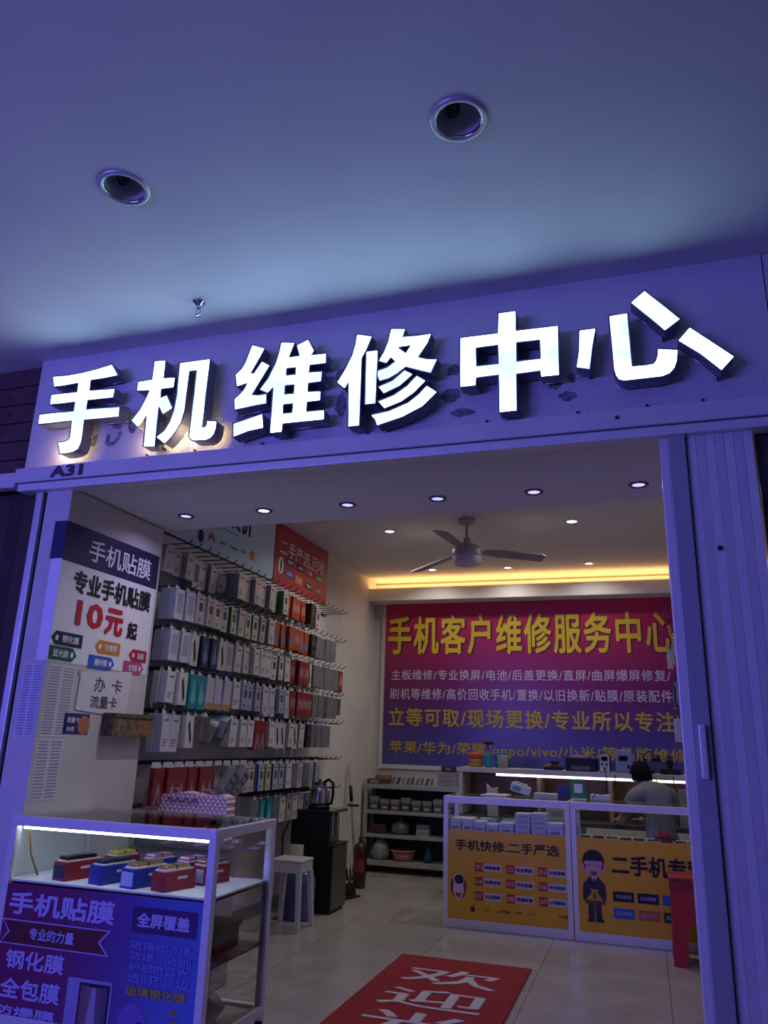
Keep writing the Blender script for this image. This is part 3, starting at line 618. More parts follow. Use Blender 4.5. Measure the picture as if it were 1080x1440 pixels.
t = thing('wall_sign', 'red wall sign with white lettering at the far end of the hook wall', 'sign', (-3.14, 6.2, 2.78))
M_redsign = mat('red_sign_print', rgb('a81a3a'), .45, noise=.04)
obj('board', MB().box(-3.148, -3.122, 6.200, 7.47, 2.755, 3.335, .002), M_redsign, t)
RS = Plane((-3.1215, 0, 0), (0, 1, 0), (0, 0, 1)); wht = flat('ece6e6')
lettering('二手严选,回收', RS, 6.30, 7.38, 3.045, 3.205, wht, t, .012)
o = patch('oval', ell(6.335, 2.945, .055, .078, 20), RS, wht, t)
patch('figure', [(6.32, 2.89), (6.345, 2.885), (6.36, 2.945), (6.345, 3.005), (6.325, 3.0), (6.315, 2.94)], RS, flat('2f4668'), o, e=.002)
for i, (u, v, hx, s_) in enumerate(((6.53, 3.015, '20203a', '手机回收'), (6.76, 3.01, '20203a', '二手手机'), (7.00, 3.005, 'a5324a', '平板'), (7.24, 3.0, '5d9a5a', '电脑'), (6.53, 2.90, '3d60b8', '以旧换新'), (6.75, 2.885, 'd68a3c', '高价回收'), (7.00, 2.875, '2f4a30', '数码'), (7.24, 2.87, 'a5324a', '分期'))):
    g = patch('tag', rect(u - .085, u + .085, v - .036, v + .036), RS, flat(hx), t)
    lettering(s_, RS, u - .06, u + .06, v - .017, v + .017, wht, g, .02, e=.003)

# ================================================================== LEFT WALL: HOOK PANEL AND THE PACKS HANGING ON IT
ROWS = [2.655, 2.365, 2.095, 1.825, 1.555, 1.225]
RNAME = ['top', 'second', 'third', 'fourth', 'fifth', 'sixth']
HY0, HDY = 4.40, .125
NH = 25
t = thing('hook_panel', 'white wall panel carrying rows of long black display hooks', 'display panel', (-3.15, 4.28, .75))
obj('board', MB().box(-3.149, -3.130, 4.27, 7.50, .72, 2.76), mat('white_hook_panel', (.68, .68, .66), .7, noise=.05), t)
for z in ROWS + [.96]: obj('rail', MB().box(-3.130, -3.120, 4.28, 7.49, z - .012, z + .012), M_steel, t)
b = MB(); b.tube([(0, 0, 0), (.235, 0, 0), (.262, 0, .010), (.275, 0, .030)], .0042, 5)
hook_me = b.mesh('hook', M_wire)
nhook = 0
for z in ROWS:
    for k in range(NH):
        o = link('hook', hook_me, t); o.location = Vector((-3.120, HY0 + HDY * k, z)) - origin(t); nhook += 1
for k in range(11, NH):
    o = link('hook', hook_me, t); o.location = Vector((-3.120, HY0 + HDY * k, .96)) - origin(t)
b = MB(); b.box(.262, .268, -.045, .045, -.018, .014); ticket = b.mesh('price_ticket', mat('silver_ticket', (.62, .68, .70), .3, .35))
for k in range(-1, 9):
    o = link('price_ticket', ticket, t); o.location = Vector((-3.120, HY0 + HDY * k * 1.0, 1.225)) - origin(t)

# pack styles: description, side colour, front colour, print
def pmat(h): return mat('pack_' + h, rgb(h), .35, noise=.05, nscale=25, coat=.2)
M_clear = mat('pack_clear_plastic', (.30, .31, .31), .18, noise=.2, nscale=20)
STY = {  # key: (words, side, front, print kind, width, height, thickness, count)
 'clr':  ('thin white blister pack', 'b9bcbe', 'c9cccd', 'text', .10, .17, .014, 2),
 'wbl':  ('white box with a blue screen picture', 'a9acb0', 'd6d7d8', 'screen:5a8ab8', .10, .21, .050, 2),
 'wht':  ('plain white box', 'a8aaa8', 'd6d7d4', 'text', .105, .20, .050, 2),
 'wpk':  ('white and pink charger box', 'a4a4ac', 'c4b8b8', 'lines', .105, .20, .040, 2),
 'lil':  ('bluish white box with a window', '9095a2', 'c2c4cc', 'screen:9aa0b0', .105, .205, .060, 2),
 'grn':  ('green-sided white box', '3f8a2e', 'd0d4cc', 'lines', .10, .20, .060, 2),
 'grb':  ('bright green box with a white front', '56b030', 'd2d6cc', 'lines', .10, .205, .08, 2),
 'org':  ('orange-red pack with a white cable picture', 'a83420', 'b8402a', 'cable', .11, .19, .024, 2),
 'orp':  ('orange pack with a blue plug picture', 'a63c22', 'b4482a', 'plug', .11, .20, .026, 2),
 'red':  ('red pack with a white zigzag cable', '84222a', '8c2a30', 'cable', .11, .21, .022, 2),
 'blk':  ('dark blister pack', '16171c', '1e1f26', 'lines', .10, .20, .03, 2),
 'gry':  ('grey clear blister pack', '5c6062', '73787a', 'text', .11, .20, .020, 3),
 'nvy':  ('navy blue cable pack', '12203e', '182a52', 'plug', .10, .22, .030, 2),
 'cbk':  ('white card with a black cable', '2a2a2c', 'd0cfc8', 'black', .11, .215, .020, 2),
 'tel':  ('teal box', '0f7a7e', '1c8c92', 'plug', .095, .23, .040, 2),
 'pch':  ('white-blue box with an orange foot', '8aa2cc', 'c6c6cc', 'peach', .10, .22, .045, 2),
 'sky':  ('pale blue pack', '8494b4', 'a4b0c8', 'lines', .10, .20, .030, 2),
 'lav':  ('lavender box', 'a4a3b8', 'c6c5d2', 'text', .105, .235, .050, 2),
 'brn':  ('brown striped clear pack', '4a3c34', '6a584c', 'lines', .105, .16, .020, 3),
 'grd':  ('red cable pouch', '80181c', '8e2022', 'grey', .11, .22, .020, 2),
 'soc':  ('white socket box with black holes', '8a8a92', 'a8a8b0', 'socket', .12, .17, .060, 1),
 'yel':  ('yellow and white blister pack', 'a89838', 'c0bca0', 'lines', .095, .20, .020, 2),
 'blu':  ('blue and white blister pack', '2c5a8e', 'a8b4c0', 'lines', .095, .20, .020, 2),
 'wbk':  ('white box with a black gadget picture', 'b0b0b0', 'd2d2d0', 'black', .11, .21, .035, 2),
 'tlt':  ('teal-topped white box knocked askew', '9aa0ac', 'b8bcc6', 'text', .13, .10, .13, 1),
}
PACKS = {}
def pack_proto(key):
    words, side, front, pr, w, h, th, n = STY[key]
    g = {}
    clear = key in ('gry', 'brn')
    g['body'] = MB().box(0, th, -w / 2, w / 2, -h - .018, -.018, .0 if th < .02 else .003).mesh('body', M_clear if clear else pmat(side))
    g['front_card'] = MB().box(th, th + .0012, -w / 2 + .003, w / 2 - .003, -h - .016, -.020).mesh('front_card', pmat(front))
    b = MB(); b.prism([(-.022, -.020), (.022, -.020), (.022, .004), (.012, .012), (-.012, .012), (-.022, .004)], (th * .5, 0, 0), (0, 1, 0), (0, 0, 1), (1, 0, 0), .0012)
    g['hang_tab'] = b.mesh('hang_tab', M_card_w)
    pl = Plane((th + .0012, 0, -.018 - h), (0, 1, 0), (0, 0, 1)); b = MB()
    def pr_(pts, e=.0006): b.prism(pts, pl.pt(0, 0, 0), pl.U, pl.V, pl.N, e)
    hw = w / 2; col = '3a3a46'
    if pr.startswith('screen'): col = pr[7:]; pr_(rect(-hw * .62, hw * .62, h * .22, h * .86))
    elif pr == 'text':
        col = '6f7078'
        for i in range(3): pr_(rect(-hw * .6, hw * (.5 - .2 * i), h * (.30 - .07 * i), h * (.33 - .07 * i)))
        pr_(rect(-hw * .5, hw * .5, h * .80, h * .86))
    elif pr == 'lines':
        col = '4c4a54'
        pr_(rect(-hw * .6, hw * .6, h * .84, h * .88)); pr_(rect(-hw * .45, hw * .45, h * .45, h * .74)); pr_(rect(-hw * .55, hw * .3, h * .16, h * .20)); pr_(rect(-hw * .55, hw * .1, h * .09, h * .12))
    elif pr == 'cable':
        col = 'c9c4c4'
        z = [(-.8, .22), (-.45, .72), (-.12, .34), (.2, .72), (.5, .34), (.78, .66)]
        up = [(u * hw, v * h + .012) for u, v in z]; dn = [(u * hw, v * h - .012) for u, v in z]
        pr_(up + dn[::-1])
    elif pr == 'plug': col = '5d7aa8' if key != 'tel' else '58c0c0'; pr_(ell(0, h * .35, hw * .62, h * .2, 12, 110, 430) + [(hw * .2, h * .8), (-hw * .2, h * .8)])
    elif pr == 'black': col = '18181c'; pr_([(-hw * .45, h * .72), (-hw * .1, h * .86), (hw * .5, h * .24), (hw * .12, h * .10)])
    elif pr == 'peach': col = 'c08a50'; pr_([(-hw * .9, h * .02), (hw * .9, h * .02), (hw * .9, h * .2), (hw * .1, h * .2), (hw * .05, h * .26), (-hw * .05, h * .26), (-hw * .1, h * .2), (-hw * .9, h * .2)])
    elif pr == 'grey': col = '8c8a90'; pr_([(-hw * .7, h * .02), (-hw * .3, h * .42), (0, h * .62), (hw * .3, h * .42), (hw * .7, h * .02), (hw * .35, h * .02), (0, h * .35), (-hw * .35, h * .02)])
    elif pr == 'socket':
        col = '101014'
        for u in (-.45, .45):
            for v in (.25, .55, .82): pr_(ell(u * hw, v * h, .013, .013, 8))
    g['print'] = b.mesh('print', flat(col))
    return g
def hang(key, x, y, z, label, tilt=(0, 0, 0)):
    if key not in PACKS: PACKS[key] = pack_proto(key)
    o = link('hanging_pack', None); o.location = (x, y, z); o.rotation_euler = tilt; o.empty_display_size = .02
    tag(o, label, 'pack', 'packs hanging on the left wall hooks')
    for nm, me in PACKS[key].items():
        c = link(nm, me, o)
        if nm == 'print': c['kind'] = 'stuff'      # a few bars of print on one card
    return o
# which style hangs from hook 0..24 of each row (two letters of air mean an empty hook)
PLAN = [
 'clr clr clr wbl wht wht clr wht wht wht wht wht wht grn org org org org blk blk wpk --- --- --- ---',
 'lil lil wpk wpk grn grn grn wht grb grn wpk wht orp orp orp org orp orp blk gry gry gry gry --- ---',
 'lil lil cbk nvy nvy wbk lil wht wht wht wht wht grb grn wht red red red cbk gry gry gry gry gry red',
 'wht wbk tel tel pch pch pch wht sky sky sky lav lav sky lav red red red red gry gry brn gry gry brn',
 'lav lav wbk brn brn --- --- wht wht wht grd grd wht wbk wbk wht cbk wht blk gry gry gry gry --- ---',
 'grd grd grd grd grd grd --- soc --- wpk yel blu yel blu blu wht gry lil gry lil lil --- --- --- ---',
]
for r, line in enumerate(PLAN):
    for k, key in enumerate(line.split()):
        if key == '---': continue
        words, side, front, pr, w, h, th, n = STY[key]
        y = HY0 + HDY * k + random.uniform(-.006, .006)
        if r == 0 and k < 7: xf = -3.12 + .10 + random.uniform(-.03, .03)
        elif r == 0: xf = -3.12 + .20 + random.uniform(-.03, .03)
        else: xf = -3.12 + .235 + random.uniform(-.02, .015)
        for q in range(n):
            x = xf - (q + 1) * (th + .004)
            where = 'hanging' if q == 0 else ('tucked behind' if q == 1 else 'deepest')
            hang(key, x, y + random.uniform(-.002, .002), ROWS[r] - .006, f'{words} {where} on the {ORD[k]} hook, {RNAME[r]} row', (random.uniform(-.02, .02), random.uniform(-.02, .05), random.uniform(-.06, .06)))
# low row behind the rack of glass, at the far end
for k, key in zip(range(11, 24), 'gry tel tel gry wht yel wht wht blu gry wht gry gry'.split()):
    words, side, front, pr, w, h, th, n = STY[key]
    hang(key, -3.12 + .20 - th, HY0 + HDY * k, .954, f'{words} on the lowest row, {ORD[k]} place', (0, .02, random.uniform(-.05, .05)))
# two boxes knocked askew in the fifth row and two socket boxes in the sixth
for i, (y, z, rot) in enumerate(((5.03, 1.46, (.45, .35, .5)), (5.19, 1.49, (.35, .3, .35)))):
    t = thing('carton_box', f'{"grey" if i == 0 else "teal-topped"} white box tilted among the fifth hook row, {"left" if i == 0 else "right"} of two', 'box', (-2.98, y, z))
    t.rotation_euler = rot
    link('body', MB().box(-.07, .07, -.06, .06, -.07, .05, .004).mesh('body', pmat('a4a8b2')), t)
    link('lid', MB().box(-.072, .072, -.062, .062, .05, .062, .002).mesh('lid', pmat('8fc4cc' if i else '9c9ea6')), t)
    link('lid_band', MB().box(-.0725, .0725, -.02, .02, .0505, .0632).mesh('lid_band', pmat('d4d8da')), t)
    link('print', MB().box(.0702, .0712, -.03, .03, -.05, .0).mesh('print', flat('2a2a34')), t)

# ================================================================== BACK WALL BANNER
t = thing('banner', 'large magenta to indigo banner with yellow lettering on the back wall', 'banner', (-3.05, 9.17, 1.14))
M_ban = gradient('banner_print', [(0, rgb('4c4c90')), (.22, rgb('4a3880')), (.42, rgb('66245e')), (.62, rgb('8a1e50')), (1, rgb('c8264e'))], 2, 0, 1.92, .28)
obj('sheet', MB().box(-3.005, .535, 9.170, 9.178, 1.150, 3.062), M_ban, t)
obj('border', MB().box(-3.055, -3.006, 9.172, 9.199, 1.09, 3.063).box(-3.006, .54, 9.172, 9.199, 1.10, 1.149), flat('cfc6c8'), t)
BP = Plane((0, 9.1695, 0), (1, 0, 0), (0, 0, 1)); yel = flat('d8b81c'); ywt = flat('c9b6cf'); yl2 = flat('b89a2c')
sh = flat('4a1238')
lettering('手机客户维修服务中心', BP, -2.955, .405, 2.427, 2.907, sh, t, .038, e=.001, sp=1.12)
lettering('手机客户维修服务中心', BP, -2.970, .39, 2.435, 2.915, yel, t, .022, e=.004, sp=1.12)
lettering('主板维修/专业换屏/电池/后盖更换/直屏/曲屏爆屏修复/', BP, -2.915, .312, 2.128, 2.252, ywt, t, .010, sp=1.12)
lettering('刷机等维修/高价回收手机/置换/以旧换新/贴膜/原装配件', BP, -2.925, .315, 1.898, 2.032, ywt, t, .010, sp=1.12)
lettering('立等可取/现场更换/专业所以专注', BP, -2.935, .33, 1.585, 1.800, yl2, t, .02, sp=1.12)
lettering('苹果/华为/荣耀/oppo/vivo/小米/等品牌维修', BP, -2.915, .42, 1.255, 1.42, yl2, t, .015, sp=1.08)

# ================================================================== GLASS COUNTERS WITH ORANGE FRONTS
M_or = mat('orange_counter_print', rgb('d8a422'), .4, noise=.04)
cblk = flat('14120f')
def counter(x0, x1, label):
    t = thing('glass_counter', label, 'counter', (x0, 6.655, 0)); y0, y1, top = 6.655, 7.10, .985
    P = .042
    for x in (x0, x1 - P):
        for y in (y0, y1 - P): obj('post', MB().box(x + .001, x + P - .001, y, y + P, .0, top - .002, .003), M_alu_w, t)
    for z0, z1 in ((top - .055, top), (.0, .065)):
        for y in (y0 - .001, y1 - P + .001): obj('rail', MB().box(x0 + .003, x1 - .003, y, y + P, z0, z1, .003), M_alu_w, t)
        for x in (x0, x1 - P): obj('rail', MB().box(x + .002, x + P - .002, y0 + .004, y1 - .004, z0 + .002, z1 - .002, .003), M_alu_w, t)
    obj('glass_top', MB().box(x0 + .012, x1 - .012, y0 + .012, y1 - .012, top - .003, top + .002), M_glass, t)
    obj('glass_pane', MB().quad((x0 + P, y0 + .014, .72), (x1 - P, y0 + .014, .72), (x1 - P, y0 + .014, top - .055), (x0 + P, y0 + .014, top - .055)), M_glass, t)
    obj('front_panel', MB().box(x0 + P - .004, x1 - P + .004, y0 + .006, y0 + .012, .064, .728), M_or, t)
    obj('shelf', MB().box(x0 + .02, x1 - .02, y0 + .018, y1 - .02, .700, .712), mat('counter_shelf', (.45, .45, .45), .4, noise=.04), t)
    obj('side_panel', MB().box(x0 + .004, x0 + .010, y0 + P, y1 - P, .066, .70).box(x1 - .010, x1 - .004, y0 + P, y1 - P, .066, .70), M_or, t)
    obj('back_panel', MB().box(x0 + P, x1 - P, y1 - .02, y1 - .012, .066, .70), MATS['counter_shelf'], t)
    return t
cA = counter(-1.632, -.603, 'left glass counter with orange front, nine numbered tags and an astronaut')
cB = counter(-.600, .430, 'right glass counter with orange front and a printed man in a suit')
CP = Plane((0, 6.661, 0), (1, 0, 0), (0, 0, 1))
lettering('手机快修.二手严选', CP, -1.53, -.695, .575, .655, cblk, cA, .02)
tags = ['碎屏修复', '电池更换', '主板维修', '免费检测', '手机贴膜', '手机回收', '以旧换新', '数据恢复', '分期购机']
tw, tr = flat('c9c2c8'), flat('b02a28')
for i, s_ in enumerate(tags):
    r, c = divmod(i, 3); u0 = -1.368 + c * .2535; v0 = .428 - r * .106
    g = patch('tag', rect(u0, u0 + .215, v0, v0 + .056), CP, tw, cA)
    patch('tag_number_field', rect(u0, u0 + .068, v0 - .004, v0 + .060), CP, tr, g, e=.002)
    lettering('%02d' % (i + 1), CP, u0 + .008, u0 + .060, v0 + .010, v0 + .046, flat('d8b0a8'), g, .02, e=.004)
    lettering(s_, CP, u0 + .078, u0 + .205, v0 + .014, v0 + .042, flat('2c2a4c'), g, .03, e=.003)
# plain astronaut picture
a = patch('astronaut_picture', ell(-1.503, .30, .066, .092, 24), CP, flat('7c2a50'), cA)
patch('suit', ell(-1.503, .285, .044, .078, 20), CP, flat('c8c4d0'), a, e=.002)
patch('helmet', ell(-1.500, .355, .048, .046, 20), CP, flat('c8c4d0'), a, e=.003); patch('visor', ell(-1.498, .355, .040, .036, 20), CP, flat('241a40'), a, e=.004)
patch('heart', [(-1.503, .215), (-1.475, .245), (-1.488, .262), (-1.503, .25), (-1.518, .262), (-1.531, .245)], CP, flat('c0342c'), a, e=.004)
o = patch('logo', ell(-1.388, .145, .019, .021, 16), CP, flat('3a1810'), cA); patch('logo_leaf', [(-1.388, .168), (-1.380, .182), (-1.372, .182), (-1.38, .168)], CP, flat('3a1810'), o)
lettering('华为', CP, -1.30, -1.25, .14, .16, flat('8a5a14'), cA, .0); lettering('二手优品', CP, -1.20, -1.09, .135, .158, flat('7a4c10'), cA, .02); lettering('荣耀', CP, -1.05, -1.0, .14, .16, flat('8a5a14'), cA, .0); lettering('vivo', CP, -.96, -.90, .14, .158, flat('8a5a14'), cA, .0); lettering('小米之选', CP, -.72, -.64, .14, .162, flat('8a2a14'), cA, .02)
# right counter: headline, tags, printed man
lettering('二手机专营', CP, -.305, .372, .478, .622, cblk, cB, .03)
for i, (hx, s_) in enumerate((('14140f', '专业检测'), ('17123a', '以旧换新'), ('2858a8', '二手回收'), ('2a5cb4', '官方质保'), ('b4602a', '高价回收'), ('15402c', '品质保障'))):
    r, c = divmod(i, 3); u0 = -.305 + c * .178; v0 = .293 - r * .116
    g = patch('tag', rect(u0, u0 + .152, v0, v0 + .070), CP, flat(hx), cB)
    lettering(s_, CP, u0 + .02, u0 + .132, v0 + .022, v0 + .05, flat('a8a4b8'), g, .025, e=.003)
m = patch('man_picture', ell(-.440, .535, .072, .078, 24), CP, flat('c09aa4'), cB)
hair = flat('181414'); suit = flat('2a2a3a')
patch('ear', ell(-.515, .520, .016, .022, 10), CP, flat('c09aa4'), m); patch('ear', ell(-.365, .520, .016, .022, 10), CP, flat('c09aa4'), m)
patch('hair', ell(-.440, .568, .080, .076, 24, 0, 180) + [(-.52, .535), (-.50, .565), (-.38, .565), (-.36, .535)], CP, hair, m, e=.003)
for u in (-.470, -.410): patch('eye', [(u - .018, .528), (u, .538), (u + .018, .528), (u, .532)], CP, hair, m, e=.003)
patch('mouth', [(-.464, .490), (-.414, .490), (-.422, .468), (-.440, .460), (-.456, .468)], CP, flat('8c2430'), m, e=.003)
patch('jacket', [(-.470, .452), (-.408, .452), (-.358, .40), (-.352, .30), (-.38, .26), (-.50, .26), (-.528, .30), (-.522, .40)], CP, suit, m)
patch('shirt', [(-.462, .452), (-.418, .452), (-.440, .405)], CP, flat('d0c8cc'), m, e=.002); patch('tie', [(-.446, .445), (-.434, .445), (-.432, .41), (-.440, .395), (-.448, .41)], CP, suit, m, e=.003)
bg = patch('money_bag', [(-.475, .365), (-.405, .365), (-.42, .345), (-.375, .285), (-.505, .285), (-.46, .345)], CP, flat('b88a30'), m, e=.003)
lettering('$', CP, -.452, -.428, .295, .335, flat('6a4410'), m, .03, e=.005)
patch('board', rect(-.512, -.365, .262, .280), CP, flat('6a3a18'), m, e=.003)
patch('leg', [(-.490, .262), (-.443, .262), (-.445, .155), (-.490, .155)], CP, suit, m, e=.002); patch('leg', [(-.438, .262), (-.395, .262), (-.388, .155), (-.435, .155)], CP, suit, m, e=.002)
patch('shoe', [(-.498, .155), (-.445, .155), (-.445, .138), (-.498, .138)], CP, hair, m, e=.002); patch('shoe', [(-.435, .155), (-.38, .155), (-.375, .138), (-.435, .138)], CP, hair, m, e=.002)

# white phone boxes inside the left counter
def small_box(name, x0, x1, y0, y1, z0, z1, body, label, group=None, lidc=None, printc='8a8a94', lab=True):
    t = thing(name, label, 'box', ((x0 + x1) / 2, (y0 + y1) / 2, z0), group)
    zs = z0 + (z1 - z0) * .62
    obj('carton', MB().box(x0, x1, y0, y1, z0, zs, .002), body, t); obj('lid', MB().box(x0 - .001, x1 + .001, y0 - .001, y1 + .001, zs + .001, z1, .002), lidc or body, t)
    if lab: obj('label', MB().box(x0 + (x1 - x0) * .2, x1 - (x1 - x0) * .2, y0 - .0022, y0 - .0008, z0 + (z1 - z0) * .2, z0 + (z1 - z0) * .38), flat(printc), t)
    return t
boxw = mat('phone_box_white', (.62, .62, .68), .5, noise=.04, nscale=20)
xs = [-1.585, -1.485, -1.385, -1.282, -1.178, -1.045, -.915, -.79]
for i, x in enumerate(xs):
    w = .092 if i < 4 else (.118 if i < 7 else .125)
    h = (.098, .098, .082, .066, .080, .052, .048, .100)[i]
    small_box('phone_box', x, x + w, 6.70, 6.86, .713, .713 + h, boxw, f'white phone box in the left counter, {ORD[i]} of the bottom row from the left', 'white boxes in the left counter')
for i, (x, z, h) in enumerate(((-1.045, .767, .036), (-1.045, .805, .036), (-1.045, .843, .030), (-.915, .763, .036), (-.915, .801, .036), (-.915, .839, .042))):
    small_box('phone_box', x, x + .122, 6.70, 6.86, z, z + h, boxw, f'flat white box piled in the left counter, {("lower", "middle", "top")[i % 3]} of the {"left" if i < 3 else "right"} pile', 'white boxes in the left counter')
for i in range(5):
    small_box('phone_box', -1.57 + .19 * i, -1.57 + .19 * i + .15, 6.89, 7.04, .713, .80, boxw, f'white box in the back row of the left counter, {ORD[i]} from the left', 'white boxes in the left counter')
# phones lying in the right counter
for i in range(9):
    x = -.545 + .102 * i
    t = thing('phone', f'{["silver", "black", "white", "black", "grey", "white", "black", "silver", "black"][i]} phone lying in the right counter, {ORD[i]} from the left', 'phone', (x + .04, 6.78, .7125), 'phones in the right counter')
    cm = flat(['9a9aa0', '16161a', 'b8b8bc', '14141a', '55585c', 'b8b4b4', '17171b', '90908f', '121216'][i], .25)
    obj('body', MB().box(x, x + .088, 6.69 + .01 * (i % 3), 6.85 + .01 * (i % 3), .713, .727, .005), cm, t)
    obj('screen', MB().box(x + .005, x + .083, 6.697 + .01 * (i % 3), 6.843 + .01 * (i % 3), .7272, .7280), M_black_gloss, t)
    obj('camera_bump', MB().cyl((x + .02, 6.83 + .01 * (i % 3), .728), (x + .02, 6.83 + .01 * (i % 3), .730), .007, seg=10), M_chrome, t)
t = thing('cloth_bundle', 'crumpled red cloth in the right counter, towards the folding door', 'cloth', (.10, 6.95, .713))
b = MB(); b.lathe([(0, 0), (.06, 0), (.055, .03), (.03, .065), (0, .072)], (.10, 6.98, .713), 16)
for v in b.bm.verts: v.co += Vector((random.uniform(-.01, .01), random.uniform(-.01, .01), random.uniform(0, .012)))
obj('fold', b, flat('a02838', .9), t)
b = MB(); b.tube([(.03, 6.93, .725), (.08, 6.91, .75), (.14, 6.92, .735), (.18, 6.95, .722)], .012, 6); obj('hem', b, flat('8c2030', .9), t)

# ================================================================== REPAIR BENCH BEHIND THE COUNTERS
t = thing('repair_bench', 'repair bench with raised shelf, brown back and a white light strip, under the banner', 'workbench', (-1.80, 8.0, 0))
M_bw = mat('bench_white_laminate', (.45, .44, .43), .5, noise=.05); M_bb = mat('bench_brown_board', (.17, .085, .05), .55, noise=.2, nscale=7); M_oak = mat('bench_oak_post', (.42, .29, .16), .5, noise=.15)
obj('top_shelf', MB().box(-1.80, .50, 8.0, 8.42, 1.135, 1.180, .003), M_bw, t)
obj('side_board', MB().box(-1.80, -1.765, 8.0, 8.42, .74, 1.134, .002), M_bw, t)
obj('back_board', MB().box(-1.764, .50, 8.395, 8.42, .74, 1.134), M_bb, t)
obj('desk_top', MB().box(-1.80, .50, 7.80, 8.42, .700, .738, .003), mat('bench_dark_desk', (.06, .05, .045), .5, noise=.1), t)
for x in (-1.78, -.65, .44): obj('leg', MB().box(x, x + .045, 7.84, 8.38, 0, .699), M_bw, t)
for x in (-1.03, -.36): obj('post', MB().box(x, x + .035, 8.02, 8.39, .739, 1.134), M_oak, t)
E_bench = mat('bench_led_tube', (1, 1, 1), .4, emit=(1, .95, .88), estr=2.6)
obj('light_strip', MB().box(-1.43, .46, 8.012, 8.03, 1.110, 1.132, .004), E_bench, t)
# things on the raised shelf
T0 = 1.181
t = thing('storage_jar', 'orange-lidded amber jar on the left end of the raised bench shelf', 'jar', (-1.665, 8.15, T0))
obj('body', MB().lathe([(0, 0), (.068, 0), (.072, .02), (.072, .07), (.066, .085), (0, .085)], (-1.66, 8.15, T0), 24), mat('amber_jar', (.40, .22, .06), .3, noise=.1), t)
obj('lid', MB().lathe([(0, .086), (.074, .086), (.074, .135), (.068, .142), (0, .142)], (-1.66, 8.15, T0), 24), mat('orange_red_lid', (.55, .09, .03), .4, noise=.05), t)
obj('label', MB().lathe([(.0735, .03), (.0735, .065)], (-1.66, 8.15, T0), 24), flat('a06a28'), t)
t = thing('spray_bottle', 'teal spray bottle with a tall dark trigger beside the amber jar', 'bottle', (-1.525, 8.12, T0))
obj('bottle', MB().lathe([(0, 0), (.036, 0), (.038, .02), (.038, .10), (.030, .13), (.014, .15), (.014, .165), (0, .165)], (-1.525, 8.12, T0), 20), flat('1f7f88', .3), t)
obj('neck', MB().cyl((-1.525, 8.12, T0 + .166), (-1.525, 8.12, T0 + .23), .007), M_black, t)
obj('trigger_head', MB().box(-1.575, -1.47, 8.105, 8.135, T0 + .225, T0 + .252, .006), M_black, t)
t = thing('carton_box', 'teal box lying behind the white cup on the bench shelf', 'box', (-1.42, 8.28, T0))
obj('carton', MB().box(-1.475, -1.35, 8.22, 8.36, T0, T0 + .12, .004), flat('1d6a74'), t); obj('lid', MB().box(-1.478, -1.347, 8.217, 8.363, T0 + .121, T0 + .145, .003), flat('2a8590'), t); obj('label', MB().box(-1.45, -1.38, 8.2175, 8.219, T0 + .04, T0 + .08), flat('b8c4c4'), t)
t = thing('cup', 'off-white cup on the bench shelf in front of the teal box', 'cup', (-1.385, 8.10, T0))
obj('cup_body', MB().lathe([(0, 0), (.042, 0), (.056, .115), (.058, .12), (.053, .118), (.040, .006), (0, .006)], (-1.375, 8.10, T0), 24), flat('b4aca0', .4), t)
obj('rim', MB().lathe([(.055, .116), (.060, .118), (.060, .124), (.054, .124)], (-1.375, 8.10, T0), 24), flat('c4bcb0', .4), t)
t = thing('hand_tool', 'orange and black tool heap on the shelf, left of the printer', 'tool', (-.86, 8.15, T0))
b = MB(); b.tube([(-.98, 8.12, T0 + .03), (-.92, 8.15, T0 + .035), (-.86, 8.12, T0 + .05), (-.80, 8.14, T0 + .03)], [.012, .018, .022, .012], 8); obj('handle', b, mat('tool_orange', (.32, .12, .03), .5), t)
obj('base', MB().box(-.97, -.79, 8.08, 8.22, T0, T0 + .028, .006), M_black, t); obj('clamp', MB().box(-.90, -.83, 8.10, 8.18, T0 + .055, T0 + .085, .006), M_black, t)
t = thing('printer', 'flat black printer with white paper on top, middle of the bench shelf', 'printer', (-.60, 8.15, T0))
obj('body', MB().box(-.755, -.46, 8.05, 8.36, T0, T0 + .125, .012), M_black, t); obj('paper_tray', MB().box(-.70, -.52, 8.03, 8.049, T0 + .01, T0 + .05, .002), mat('printer_grey', (.08, .08, .09), .4), t)
obj('paper', MB().box(-.69, -.53, 8.10, 8.32, T0 + .1255, T0 + .150, .002), flat('9a98a8'), t)
t = thing('power_supply', 'small bench power supply with a white face and black knobs', 'instrument', (-.385, 8.15, T0))
obj('case', MB().box(-.435, -.335, 8.062, 8.30, T0, T0 + .165, .005), M_black, t); obj('face', MB().box(-.430, -.340, 8.054, 8.061, T0 + .005, T0 + .16, .002), flat('bcbcbc'), t)
obj('display', MB().box(-.415, -.355, 8.0505, 8.053, T0 + .105, T0 + .145), M_black_gloss, t)
for x, z in ((-.405, .075), (-.365, .075), (-.385, .035)): obj('knob', MB().cyl((x, 8.053, T0 + z), (x, 8.040, T0 + z), .011, seg=14), M_black, t)
t = thing('soldering_station', 'pale grey boxy instrument standing tall beside the power supply', 'instrument', (-.20, 8.15, T0))
obj('case', MB().box(-.285, -.125, 8.07, 8.30, T0, T0 + .19, .012), flat('7d7f98', .4), t); obj('display', MB().box(-.25, -.17, 8.066, 8.0695, T0 + .11, T0 + .155), M_black_gloss, t); obj('knob', MB().cyl((-.165, 8.068, T0 + .06), (-.165, 8.05, T0 + .06), .016), M_black, t)
obj('top_cap', MB().box(-.275, -.135, 8.08, 8.29, T0 + .191, T0 + .21, .006), flat('9296ac', .4), t)
t = thing('clamp_lamp', 'black jointed clamp lamp on the shelf behind the seated person', 'lamp', (.02, 8.2, T0))
